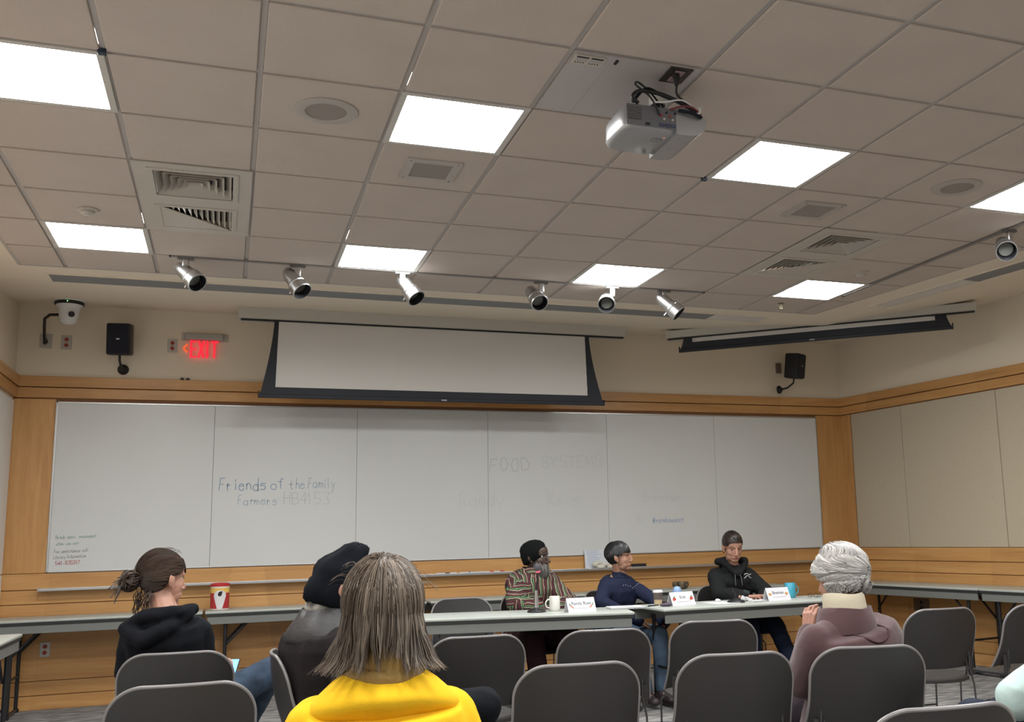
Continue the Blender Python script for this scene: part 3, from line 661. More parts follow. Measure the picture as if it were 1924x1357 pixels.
# exit sign
ex = empty('exit_sign', (.90, YW, 3.20), 0, 'lit red exit sign with a left arrow under a grey housing', 'exit sign')
MB().bbox((-.205, -.008, .065), (.205, 0, .14), .004).build('back_plate', mat('exit_plate', (.46, .43, .37), .5), ex)
MB().bbox((-.175, -.05, .076), (.165, -.006, .135), .008).build('housing', mat('exit_housing', (.40, .385, .36), .35, .5), ex)
MB().bbox((-.165, -.034, -.11), (.155, -.028, .08), .002).build('clear_panel', mat('clear_acrylic', (.62, .555, .455), .1, spec=.5, trans=.0), ex) if False else None
M_exit = mat('exit_red', (.8, .02, .03), .5, emit=(1, .02, .045), es=.40)
def textmesh(s_, size, ext, offset=0, xs=1):
    cu = bpy.data.curves.new('t', 'FONT'); cu.body = s_; cu.size = size; cu.extrude = ext; cu.offset = offset; cu.align_x = 'CENTER'; cu.align_y = 'CENTER'; cu.resolution_u = 3
    ob = bpy.data.objects.new('t', cu); COL.objects.link(ob); dg = bpy.context.evaluated_depsgraph_get(); dg.update()
    me = bpy.data.meshes.new_from_object(ob.evaluated_get(dg)); bpy.data.objects.remove(ob)
    for v in me.vertices: v.co.x *= xs
    return me
def textpart(s_, size, ext, M_, mt, par, name='lettering', offset=0, xs=1):
    me = textmesh(s_, size, ext, offset, xs); me.transform(M_); me.materials.clear(); me.materials.append(mt)
    me.name = name; o = bpy.data.objects.new(name, me); COL.objects.link(o); o.parent = par; return o
def bar(m_, x0, z0, x1, z1, t, y0, y1):
    a = V((x0, 0, z0)); b = V((x1, 0, z1)); d = (b - a).normalized(); n = V((-d.z, 0, d.x)) * t / 2
    m_.prism([(p.x, p.z) for p in (a - n, b - n, b + n, a + n)], y0, y1)
y0, y1 = -.036, -.028; zt, zb_ = .068, -.098; t_ = .019
xs_ = {'E': -.118, 'X': -.045, 'I': .033, 'T': .085}
m_ = MB(); x = -.128; m_.box((x, y0, zb_), (x + t_, y1, zt)); 
for zz_ in (zb_, (zb_ + zt) / 2 - t_ / 2, zt - t_): m_.box((x + t_, y0, zz_), (x + .056, y1, zz_ + t_ * .85))
m_.build('letter', M_exit, ex)
m_ = MB(); bar(m_, -.053, zb_, -.006, zt, t_, y0, y1); bar(m_, -.053, zt, -.006, zb_, t_, y0 - .0004, y1); m_.build('letter', M_exit, ex)
MB().box((.014, y0, zb_), (.014 + t_, y1, zt)).build('letter', M_exit, ex)
MB().box((.053, y0, zt - t_ * .9), (.122, y1, zt)).box((.077, y0, zb_), (.077 + t_, y1, zt - t_ * .9)).build('letter', M_exit, ex)
m_ = MB(); bar(m_, -.185, -.01, -.150, .028, .016, y0, y1); bar(m_, -.185, -.014, -.150, -.05, .016, y0, y1); m_.build('arrow', mat('exit_arrow', (.5, .08, .02), .5, emit=(.9, .12, .03), es=.35), ex)
for k in range(2):
    o = MB().bbox((0, -.04, 0), (.03, -.01, .02), .006).build('cable_clamp', M_dsteel, loc=(.70 + k * .05, YW, 2.886)); tag(o, 'tiny dark clip on top of the wood rail under the exit sign', 'clip', 'dark clips on the wood rail')

# ================================================================ projector and its ceiling panel
x0, x1, y0, y1 = 4 * G + .0135, 5 * G - .0135, .0135, G - .0135
o = empty('ceiling_panel', (4.5 * G, .5 * G, CZ), 0, 'smooth grey metal ceiling panel carrying the projector mount', 'ceiling panel')
M_pan = mat('panel_metal', (.47, .43, .415), .38, .15)
MB().box((x0 - 4.5 * G, y0 - .5 * G, -.001), (x1 - 4.5 * G, y1 - .5 * G, .008)).build('plate', M_pan, o)
MB().box((-.12, y0 - .5 * G, -.0022), (-.118, y1 - .5 * G, -.0008)).build('seam', M_grid, o)
b = MB().bbox((-.285, -.275, -.010), (-.145, -.195, 0), .003).build('connector_plate', M_white2, o)
for k in range(2):
    MB().bbox((-.275 + .065 * k, -.262, -.014), (-.225 + .065 * k, -.232, -.008), .002).build('connector', mat('conn_grey', (.40, .38, .36), .5), b)
    for j in range(4): MB().box((-.272 + .065 * k + j * .012, -.222, -.012), (-.267 + .065 * k + j * .012, -.217, -.009)).build('screw', M_black, b)
    MB().box((-.276 + .065 * k, -.270, -.0125), (-.222 + .065 * k, -.264, -.0095)).build('slot', M_black, b)
MB().bbox((-.10, -.27, -.008), (-.088, -.235, 0), .002).build('switch', M_black, o)
po = empty('power_outlet', (2.946, .085, CZ - .001), 0, 'power outlet with dark cover in the ceiling panel above the projector', 'outlet')
MB().bbox((-.055, -.07, -.007), (.055, .07, 0), .003).build('cover_plate', mat('dark_cover', (.05, .045, .04), .35, .6), po)
for s_ in (-.028, .028): MB().bbox((-.022, s_ - .022, -.012), (.022, s_ + .022, -.005), .004).build('socket', mat('socket_mauve', (.30, .20, .21), .5), po)

pj = empty('projector', (2.915, .25, 3.10), 0, 'silver video projector hanging upside down from the ceiling', 'projector')
def sup(rx, ry, n=40, p=4.5, cx=0, cy=0, z=0):
    r = []
    for i in range(n):
        a = 2 * pi * (i + .5) / n; c, s_ = cos(a), sin(a); k = (abs(c) ** p + abs(s_) ** p) ** (-1 / p); r.append(V((cx + rx * c * k, cy + ry * s_ * k, z)))
    return r
bd = MB().loft([sup(.120, .125, z=.002, cx=-.07), sup(.136, .140, z=.010, cx=-.07), sup(.142, .147, z=.028, cx=-.07), sup(.140, .145, z=.095, cx=-.07), sup(.132, .137, z=.112, cx=-.07)]).build('body', M_silverp, pj, smooth=50)
# lens side: half-round section running front to back
m_ = MB(); pr = []
for k in range(17):
    a = -pi / 2 + pi * k / 16; pr.append((.088 + .092 * cos(a), .057 + .064 * sin(a)))
pr = [(.030, -.007)] + pr + [(.030, .121)]
m_.prism(pr, -.150, .150); m_.build('lens_housing', mat('silver_plastic_light', (.40, .40, .405), .28, .6), pj, smooth=40)
MB().lathe([(.045, 0), (.045, .025), (.038, .03), (.036, .01), (.0005, .008)], 28, T((.11, .148, .05)) @ lookM((0, 1, 0))).build('lens', M_black, pj, smooth=True)
MB().box((-.205, -.1485, .012), (.040, -.1465, .108)).build('rear_panel', mat('proj_rear', (.13, .13, .14), .5), pj)
rp = MB().box((-.195, -.1505, .040), (-.135, -.148, .10)); rp.build('vent_recess', M_black, pj)
for k in range(8): MB().box((-.196, -.154, .042 + k * .0075), (-.134, -.150, .0445 + k * .0075)).build('vent_bar', M_silverp, pj)
rnd = random.Random(3)
for k in range(7): MB().lathe([(.0055, 0), (.0055, .006), (.002, .006)], 12, T((-.055 + .0135 * k, -.149, .086 - .016 * (k % 3))) @ lookM((0, -1, 0))).build('socket', mat('sock%d' % (k % 3), [(.02, .02, .02), (.35, .03, .03), (.45, .45, .4)][k % 3], .4), pj)
for k in range(3): MB().bbox((-.05 + k * .028, -.154, .020), (-.028 + k * .028, -.148, .034), .002).build('connector', mat('conn_blue', (.05, .06, .12), .4), pj)
MB().bbox((-.118, -.153, .018), (-.095, -.148, .03), .003).build('lock_slot', M_black, pj)
kp = MB().lathe([(.026, 0), (.026, -.003), (.022, -.004)], 24, T((-.02, -.04, .003))).build('keypad', mat('keypad', (.24, .24, .25), .4, .4), pj)
for k in range(5): a = k * 2 * pi / 5; MB().lathe([(.005, 0), (.005, -.003), (.003, -.004)], 12, T((-.02 + .016 * cos(a), -.04 + .016 * sin(a), .0))).build('button', M_silver, kp)
MB().ell((.004, -.075, .003), (.003, .003, .002)).build('lamp', mat('amber_led', (.5, .1, .03), .4, emit=(1, .2, .05), es=1.5), pj)
MB().lathe([(.010, .004), (.010, -.007), (.008, -.009)], 16, T((-.02, .10, 0))).build('foot', M_silverp, pj)
MB().bbox((-.02, -.08, .112), (.165, .09, .135), .006).build('mount_bracket', M_dsteel, pj)
MB().tube([(.035, .05, .13), (.035, .05, .215)], .034, 24).build('mount_collar', M_black, pj, smooth=True)
MB().tube([(.035, .05, .21), (.035, .05, .2645)], .038, 24).build('mount_pole', M_white, pj, smooth=True)
cb = MB()
def cable(pts, r, mt, name='cable', n=8):
    P_ = [V(p) for p in pts]; out = []
    for i in range(len(P_) - 1):
        a = P_[max(i - 1, 0)]; b_ = P_[i]; c = P_[i + 1]; d = P_[min(i + 2, len(P_) - 1)]
        for k in range(6):
            t = k / 6; out.append(.5 * ((2 * b_) + (c - a) * t + (2 * a - 5 * b_ + 4 * c - d) * t * t + (3 * b_ - a - 3 * c + d) * t ** 3))
    out.append(P_[-1]); return MB().tube(out, r, n).build(name, mt, pj, smooth=True)
cable([(-.05, -.155, .07), (-.10, -.17, .14), (-.16, -.16, .19), (-.13, -.12, .225), (-.06, -.10, .19), (.0, -.05, .165), (.035, .02, .15)], .0045, M_black)
cable([(-.15, -.15, .115), (-.18, -.165, .13), (-.15, -.17, .16), (-.05, -.16, .165), (.06, -.15, .14), (.12, -.15, .11)], .009, M_black)
cable([(-.17, -.14, .12), (-.11, -.15, .185), (-.03, -.14, .17), (.05, -.13, .155), (.13, -.12, .14)], .007, M_blackf)
cable([(-.09, -.165, .12), (-.03, -.172, .125), (.05, -.17, .145), (.11, -.155, .13)], .004, M_wp)
cable([(.0, -.16, .10), (.05, -.17, .115), (.10, -.165, .12), (.15, -.15, .10), (.15, -.14, .06)], .0045, mat('cable_red', (.18, .03, .04), .5))
cable([(.15, -.15, .13), (.14, -.155, .10), (.11, -.16, .09)], .006, M_wp)
cable([(.04, -.16, .10), (.10, -.17, .09), (.15, -.16, .08)], .008, M_blackf)
cable([(.02, -.19, .245), (.02, -.19, .20), (.025, -.18, .165), (.07, -.16, .145), (.12, -.15, .12), (.13, -.15, .09)], .005, M_black, 'power_cord')
MB().lathe([(.008, -.005), (.013, .015), (.016, .03), (.016, .05)], 16, T((.02, -.19, .205))).build('plug', M_black, pj, smooth=True)

# ================================================================ spotlight tracks
ty = 6 * G
o = empty('spotlight_track', (2.76, ty, CZ), 0, 'long slim ceiling track across the room holding six spotlights', 'light track', 'spotlight tracks')
MB().bbox((-2.04, -.014, -.009), (2.10, .014, .002), .003).build('rail', mat('track_grey', (.22, .20, .19), .5), o)
for sx in (-2.05, 2.10): MB().bbox((sx, -.015, -.011), (sx + .012, .015, .002), .003).build('end_cap', M_dsteel, o)
o = empty('spotlight_track', (10 * G + .02, 1.9, CZ), pi / 2, 'slim ceiling track near the right wall holding two spotlights', 'light track', 'spotlight tracks')
MB().bbox((-1.6, -.014, -.009), (1.55, .014, .002), .003).build('rail', MATS['track_grey'], o)
for sx in (-1.61, 1.55): MB().bbox((sx, -.015, -.011), (sx + .012, .015, .002), .003).build('end_cap', M_dsteel, o)
def spotlight(x, y, side, d, label, rz=0, stem=.085):
    o = empty('spotlight', (x, y, CZ - .009), rz, label, 'spotlight', 'silver track spotlights')
    MB().bbox((-.055, -.017, -.014), (.055, .017, .001), .003).build('adapter', mat('adapter_grey', (.10, .10, .10), .5), o)
    MB().bbox((-.021, -.014, -stem), (.021, .014, -.012), .006).build('stem', M_silver, o, smooth=True)
    d = V(d).normalized(); c = V((side * .05, 0, -stem - .035)); M = T(c) @ lookM(d) @ Matrix.Scale(1.15, 4)
    MB().lathe([(.0005, -.105), (.030, -.103), (.040, -.085), (.045, -.05), (.047, .015), (.055, .02), (.057, .035), (.053, .04), (.058, .045), (.062, .10), (.060, .104), (.055, .104)], 36, M, caps=False).build('lamp_head', M_silver, o, smooth=30)
    MB().lathe([(.0552, .1035), (.052, .06), (.046, .05), (.0005, .05)], 36, M, caps=False).build('baffle', M_black, o, smooth=True)
    MB().lathe([(.040, .062), (.036, .060), (.0005, .058)], 24, M).build('lens', mat('spot_lens', (.10, .10, .09), .15, spec=.8), o, smooth=True)
    MB().tube([V((0, 0, -stem + .02)), c], .011, 12).build('pivot', M_silver, o, smooth=True)
    MB().tube([M @ V((0, -.055, .03)), M @ V((0, -.078, .03))], .006, 10).build('lock_screw', M_silver, o)
sp = [(.819, .02, (.55, -.55, -.62)), (1.575, -.02, (.45, -.5, -.75)), (2.335, .045, (.42, -.45, -.72)), (3.43, -.055, (.12, -.75, -.62)), (4.035, -.05, (-.35, -.85, -.5)), (4.50, .035, (.6, -.35, -.68))]
sl = ['silver spotlight at the left end of the long track', 'second silver spotlight from the left on the long track', 'third silver spotlight from the left, under a bright ceiling light',
      'silver spotlight aimed at the viewer, fourth from the left on the long track', 'silver spotlight fifth from the left, under a bright ceiling light', 'silver spotlight at the right end of the long track']
for (x, s_, d), lb in zip(sp, sl): spotlight(x, ty, s_ / .05, d, lb)
spotlight(10 * G + .02, 1.50, -1.1, (-.55, -.75, -.55), 'silver spotlight on the right track, left of the cut-off one', 0)
spotlight(10 * G + .02, .98, -1.1, (-.3, -.8, -.6), 'silver spotlight on the right track, cut by the right edge')

# ================================================================ chairs
def make_chair():
    o = empty('stacking_chair', (0, 0, 0)); tag(o, 'x', 'chair')
    W_, H = .250, .875; zb = .500; r = .125; nu, nv = 22, 24; th = .011
    zs = [zb + (H - r - zb) * j / 12 for j in range(12)] + [H - r + r * sin(pi / 2 * j / (nv - 12)) for j in range(nv - 12 + 1)]
    front = []; back = []
    def pos(u, z):
        wid = W_ + .016 * max(0, (.66 - z) / .16) ** 1.6 if z < .66 else W_
        if z > H - r: wid = W_ - r + sqrt(max(0, r * r - (z - (H - r)) ** 2)) 
        x = u * wid; t = (z - zb) / (H - zb)
        y = -.205 - .085 * t + .085 * (x / W_) ** 2 * (1 - .35 * t) - .018 * sin(t * pi)
        z2 = z + (.035 * (1 - abs(u) ** 3) if z == zb else 0) * 1.0
        return V((x, y, z2))
    P_ = [[pos(-1 + 2 * i / nu, z) for i in range(nu + 1)] for z in zs]
    Q_ = [[p + V((0, -th, 0)) for p in row] for row in P_]
    m_ = MB(); n = nu + 1; vs = [p for row in P_ for p in row] + [p for row in Q_ for p in row]; o2 = len(zs) * n; fs = []
    for j in range(len(zs) - 1):
        for i in range(nu):
            a = j * n + i; fs.append((a, a + 1, a + n + 1, a + n)); fs.append((a + o2, a + n + o2, a + n + 1 + o2, a + 1 + o2))
    bl = [j * n for j in range(len(zs))]; br_ = [j * n + nu for j in range(len(zs))]; bt = [i for i in range(n)]; tp = [(len(zs) - 1) * n + i for i in range(n)]
    for L_ in (bl, br_, bt, tp):
        for a, b_ in zip(L_, L_[1:]): fs.append((a, b_, b_ + o2, a + o2))
    m_.add(vs, fs)
    me = m_.build('backrest', M_chair, o, smooth=50)
    # rolled rim along sides and top
    path = [P_[j][0] for j in range(len(zs))] + P_[-1][1:-1] + [P_[j][nu] for j in range(len(zs) - 1, -1, -1)]
    path = [p + V((0, -th / 2, 0)) for p in path]
    MB().tube(path, .0068, 8).build('rim', M_chairrim, me, smooth=True)
    # corner shoes joining the back to the frame
    for s_ in (-1, 1):
        MB().loft([[V((s_ * (.222 + .014 * cos(a)), -.185 + .012 * sin(a) - k * .0, z)) for a in [2 * pi * i / 10 for i in range(10)]] for k, z in ((0, .468), (1, .50), (2, .54), (3, .58))]).build('bracket', M_chair, o, smooth=True)
    # seat
    m_ = MB(); rings = []
    def seatz(x, y): return .457 + .020 * (abs(x) / .23) ** 2.5 - .022 * max(0, (y - .10) / .13) ** 2 + .012 * max(0, (-y - .1) / .13) ** 2
    for k in (1, .93, .8, .6, .35, .1):
        rings.append([V((p.x, p.y - .025, seatz(p.x, p.y) - (.010 if k == 1 else 0))) for p in sup(.232 * k, .228 * k, 40, 3.2)])
    top = rings
    bot = [[p - V((0, 0, .016)) for p in r_] for r_ in rings[::-1]]
    m_.loft(bot + top); m_.build('seat', M_chair, o, smooth=50)
    # rod frame: four legs, foot runners and cross rods
    M_rod = mat('rod_steel', (.11, .11, .115), .3, .85)
    for s_ in (-1, 1):
        x = s_ * .225
        MB().tube([(s_ * .205, .15, .434), (x, .185, .40), (x, .205, .02), (x, .20, .007)], .0058, 8).build('leg', M_rod, o, smooth=True)
        MB().tube([(s_ * .205, -.20, .62), (s_ * .208, -.19, .52), (x, -.20, .42), (x, -.225, .02), (x, -.22, .007)], .0058, 8).build('leg', M_rod, o, smooth=True)
        MB().tube([(x, .20, .0065), (x, -.22, .0065)], .0058, 8).build('foot_runner', M_rod, o)
        MB().tube([(s_ * .190, -.195, .62), (s_ * .192, -.185, .50), (s_ * .20, -.15, .438), (s_ * .205, .15, .434)], .0058, 8).build('side_rod', M_rod, o, smooth=True)
        for y in (-.14, .15): MB().bbox((x - .012, y - .02, 0), (x + .012, y + .02, .018), .004).build('glide', M_rubber, o)
    for y, z in ((-.213, .24), (.195, .24), (.10, .432), (-.12, .432)): MB().tube([(-.225 if z < .3 else -.205, y, z), (.225 if z < .3 else .205, y, z)], .0055, 8).build('cross_rod', M_rod, o)
    return o
CH = make_chair(); first_chair = [True]
def chair(x, y, az, label, group='grey stacking chairs', back=True):
    """x, y is the top centre of the backrest when back is True"""
    o = CH if first_chair[0] else copy_tree(CH); first_chair[0] = False
    f = V((sin(radians(az)), cos(radians(az))))
    if back: x += f.x * .285; y += f.y * .285
    o.location = (x, y, 0); o.rotation_euler = (0, 0, -radians(az)); tag(o, label, 'chair', group); return o
chair(1.018, .292, 0, 'empty grey stacking chair at lower left, directly behind the chair of the woman in black')
chair(.948, 1.429, 3, 'grey stacking chair the woman in the black hoodie sits on')
chair(2.44, .085, 6, 'empty grey stacking chair at the bottom centre, right of the yellow sweater')
chair(2.35, 1.352, 2, 'empty grey stacking chair in the front row, partly behind the yellow-sweater woman')
chair(3.01, 1.295, 8, 'empty grey stacking chair in the front row, below the woman in navy')
chair(3.11, .052, 8, 'empty grey stacking chair at lower right, just left of the white-haired person')
chair(3.71, 1.426, 12, 'empty grey stacking chair in the front row, left of the white-haired person')
chair(3.69, -.026, 14, 'grey stacking chair the white-haired person sits on')
chair(5.20, 1.345, 4, 'empty grey stacking chair with visible seat, just right of the white-haired person')
chair(5.88, 1.30, -6, 'empty grey stacking chair cut by the right edge of the view')
chair(3.03, -1.301, 4, 'empty grey stacking chair whose top edge shows in the lower right corner')
chair(1.365, 1.21, 92, 'grey stacking chair seen edge-on under the person in the black beanie')
chair(1.50, -1.32, 6, 'grey stacking chair under the woman in the yellow sweater', back=True)
chair(4.12, -.86, -30, 'grey stacking chair under the person in mint green')
chair(2.961, 4.50, 180, 'empty grey stacking chair facing the audience behind the panel table', 'grey chairs behind the panel table')
chair(3.60, 4.80, 175, 'grey chair of the bearded panelist', 'grey chairs behind the panel table')
chair(4.30, 4.74, 165, 'grey chair of the panelist in navy', 'grey chairs behind the panel table')
chair(5.42, 4.66, 188, 'grey chair of the panelist in the dark hoodie', 'grey chairs behind the panel table')

# ================================================================ folding tables
def table(x, y, rz, L_, D, label, group, h=.785, legs=True):
    o = empty('folding_table', (x, y, 0), rz, label, 'table', group)
    a, b_ = L_ / 2, D / 2
    MB().bbox((-a, -b_, h - .022), (a, b_, h), .007).build('tabletop', M_tabletop, o, smooth=40)
    MB().bbox((-a + .006, -b_ + .006, h - .045), (a - .006, b_ - .006, h - .021), .003).build('gap_shade', M_tgap, o)  # near-black strip painted in for the shaded gap between top and apron
    m_ = MB()
    for s_ in (-1, 1):
        m_ = MB().bbox((-a + .02, s_ * (b_ - .022) - .008, h - .112), (a - .02, s_ * (b_ - .022) + .008, h - .043), .003); m_.build('apron', M_apron, o)
    for s_ in (-1, 1):
        x_ = s_ * (a - .17)
        for t in (-1, 1):
            y_ = t * (b_ - .055)
            MB().tube([(x_, y_, h - .04), (x_, y_, .02)], .0155, 12).build('leg', M_dsteel, o, smooth=True)
        MB().tube([(x_, -b_ + .02, .022), (x_, b_ - .02, .022)], .014, 12).build('foot_bar', M_dsteel, o)
        for t in (-1, 1): MB().bbox((x_ - .02, t * (b_ - .03) - .02, 0), (x_ + .02, t * (b_ - .03) + .02, .03), .006).build('foot_pad', M_rubber, o)
        MB().tube([(x_, -b_ + .055, .30), (x_, b_ - .055, .30)], .010, 10).build('cross_bar', M_dsteel, o)
        for t in (-1, 1): MB().tube([(x_, t * (b_ - .075), h - .30), (x_ - s_ * .24, t * (b_ - .075), h - .045)], .0105, 10).build('brace', M_dsteel, o)
    return o
GW = 'folding tables along the walls'
yt = YW - .026 - .245
LT = 1.93
table(.98 - LT / 2 - .003 + .0, yt, 0, LT - .0 if False else 1.60, .48, 'long folding table against the front wall at the left, behind the woman in black', GW) if False else None
table(.17, yt, 0, 1.62, .48, 'folding table against the front wall at the left, behind the woman in black', GW)
table(1.965, yt, 0, LT, .48, 'folding table against the front wall holding the red wipes canister', GW)
table(3.93, yt, 0, LT, .48, 'folding table against the front wall behind the bearded panelist', GW)
table(5.895, yt, 0, LT, .48, 'folding table against the front wall behind the panelist in the dark hoodie', GW)
def rwall(s, off): p = V((XR, YW)) + V((d_.x, d_.y)) * s + V((n_.x, n_.y)) * off; return p.x, p.y
ra = math.atan2(d_.y, d_.x)
for s0, lb in ((.45, 'folding table along the right wall, behind the white-haired person'), (2.39, 'folding table along the right wall, cut by the right edge')):
    x, y = rwall(s0 + LT / 2 - .08, .026 + .255); table(x, y, ra, LT, .48, lb, GW)
table(XL + .02 + .25 , 4.34 - LT / 2, pi / 2, LT, .48, 'folding table along the left wall, only its corner in view', GW)
table((4.056 + 2.16) / 2 + .06, (3.41 + 3.82) / 2 + .29, radians(-12.1), 1.93, .58, 'panel table at the left, in front of the bearded man', 'panel tables')
table((4.25 + 6.19) / 2 + .045, 3.55 + .29, radians(2.7), 1.90, .58, 'panel table at the right, in front of the two women', 'panel tables')

# ================================================================ things on the tables
TH = .785
def on(name, x, y, label, cat, rz=0, group=None, h=TH): return empty(name, (x, y, h + .0005), rz, label, cat, group)
# wipes canister
o = on('wipes_canister', 1.115, 5.95, 'red and white canister of wipes on the table by the wall', 'canister')
rc = .079
m_ = MB(); n = 40
prof = [(.074, 0), (.079, .004), (.079, .03), (.079, .17), (.079, .205), (.075, .213)]
m_.lathe(prof, n); m_.build('bottle', mat('can_white', (.66, .60, .56), .4), o, smooth=40)
def wrap(pts, mt, name, rr=.0795, seg=1):   # a label shape (angle in arc metres, height) wrapped on the cylinder, facing -y
    m2 = MB(); 
    # scan-convert polygon into thin vertical strips
    xs_ = [p[0] for p in pts]; a, b_ = min(xs_), max(xs_); N_ = 24; cols = []
    for i in range(N_ + 1):
        x = a + (b_ - a) * (i + 1e-4) / (N_ + 2e-4); ys = []
        for k in range(len(pts)):
            p, q_ = pts[k], pts[(k + 1) % len(pts)]
            if (p[0] - x) * (q_[0] - x) <= 0 and abs(p[0] - q_[0]) > 1e-9: ys.append(p[1] + (q_[1] - p[1]) * (x - p[0]) / (q_[0] - p[0]))
        if len(ys) >= 2: cols.append((x, min(ys), max(ys)))
    vs = []
    for x, l, h in cols: th = -pi / 2 + x / rr; vs += [V((rr * cos(th), rr * sin(th), l)), V((rr * cos(th), rr * sin(th), h))]
    m2.add(vs, [(2 * i, 2 * i + 2, 2 * i + 3, 2 * i + 1) for i in range(len(cols) - 1)]); return m2.build(name, mt, o, fix=False)
M_cr = mat('can_red', (.42, .025, .03), .4)
wrap([(-.12, .015), (.12, .015), (.12, .15), (-.12, .15)], M_cr, 'red_label', .0796)
wrap([(-.12, .15), (.12, .15), (.12, .195), (-.12, .195)], mat('can_yellow', (.75, .48, .12), .4), 'yellow_label', .0796)
wrap([(-.022, .015), (.022, .015), (.055, .125), (.052, .15), (.02, .172), (-.02, .172), (-.052, .15), (-.055, .125)], mat('can_white2', (.68, .66, .66), .4), 'white_label', .0799)
wrap([(-.018, .135), (-.010, .122), (.006, .122), (.015, .132), (.019, .152), (.022, .166), (.0, .163), (-.014, .155)], M_dsteel, 'leaf_logo', .0802)
textpart('wet ones', .014, .0002, T((0, -.0803, .142)) @ Matrix.Rotation(pi / 2, 4, 'X'), mat('white_print', (.7, .7, .7), .5), o, 'small_print') if False else None
MB().lathe([(.081, .207), (.081, .226), (.074, .232), (.05, .238), (.02, .240), (.0005, .240)], 40).build('lid', M_red, o, smooth=35)
# small patterned basket on the wall table
o = on('woven_basket', 5.60, 5.90, 'small dark woven basket on the wall table between the two women', 'basket')
MB().lathe([(.045, 0), (.07, .01), (.088, .04), (.084, .07), (.075, .075), (.072, .065), (.078, .04), (.06, .015), (.0005, .012)], 32).build('bowl', mat('woven', (.30, .23, .14), .8, scale=28, col2=(.02, .02, .02, 1)), o, smooth=40)
# mugs and cups
def mug(x, y, rad, hh, mt, label, rz=0, name='mug'):
    o = on(name, x, y, label, 'mug', rz)
    MB().lathe([(rad * .86, 0), (rad * .95, .004), (rad, .02), (rad, hh - .002), (rad - .0015, hh), (rad - .004, hh - .002), (rad - .005, .01), (.0005, .008)], 32).build('cup_body', mt, o, smooth=50)
    pts = [(rad - .004, 0, hh * .80)] + [(rad + .032 * sin(a), 0, hh * .5 + hh * .3 * cos(a)) for a in [pi * k / 8 for k in range(1, 8)]] + [(rad - .004, 0, hh * .2)]
    MB().tube(pts, .0055, 8).build('handle', mt, o, smooth=True); return o
mug(3.575, 3.90, .042, .112, mat('mug_white', (.72, .70, .64), .3), 'white mug with a handle, between microphone and first name card', pi)
mug(5.755, 4.00, .046, .125, mat('mug_teal', (.05, .33, .45), .3), 'bright teal mug behind the rightmost name card', 0)
o = on('paper_cup', 4.475, 3.94, 'paper coffee cup with white lid and brown sleeve on the panel table', 'cup')
MB().lathe([(.030, 0), (.034, .05), (.040, .105)], 28).build('cup_body', mat('cup_tan', (.50, .38, .22), .6), o, smooth=40)
MB().lathe([(.0355, .045), (.0405, .098)], 28, caps=False).build('sleeve', mat('cup_sleeve', (.13, .10, .09), .8), o, smooth=40)
MB().lathe([(.043, .100), (.044, .108), (.040, .112), (.038, .120), (.0005, .119)], 28).build('lid', M_wp, o, smooth=30)
o = on('water_bottle', 4.70, 4.05, 'pale blue rounded bottle just behind the middle name card', 'bottle')
MB().lathe([(.034, 0), (.037, .006), (.037, .07), (.034, .085), (.0005, .086)], 28).build('bottle_body', mat('bottle_dark', (.08, .10, .14), .3), o, smooth=40)
MB().lathe([(.036, .082), (.037, .095), (.033, .118), (.022, .132), (.0005, .138)], 28).build('cap', mat('bottle_blue', (.25, .38, .62), .3), o, smooth=50)
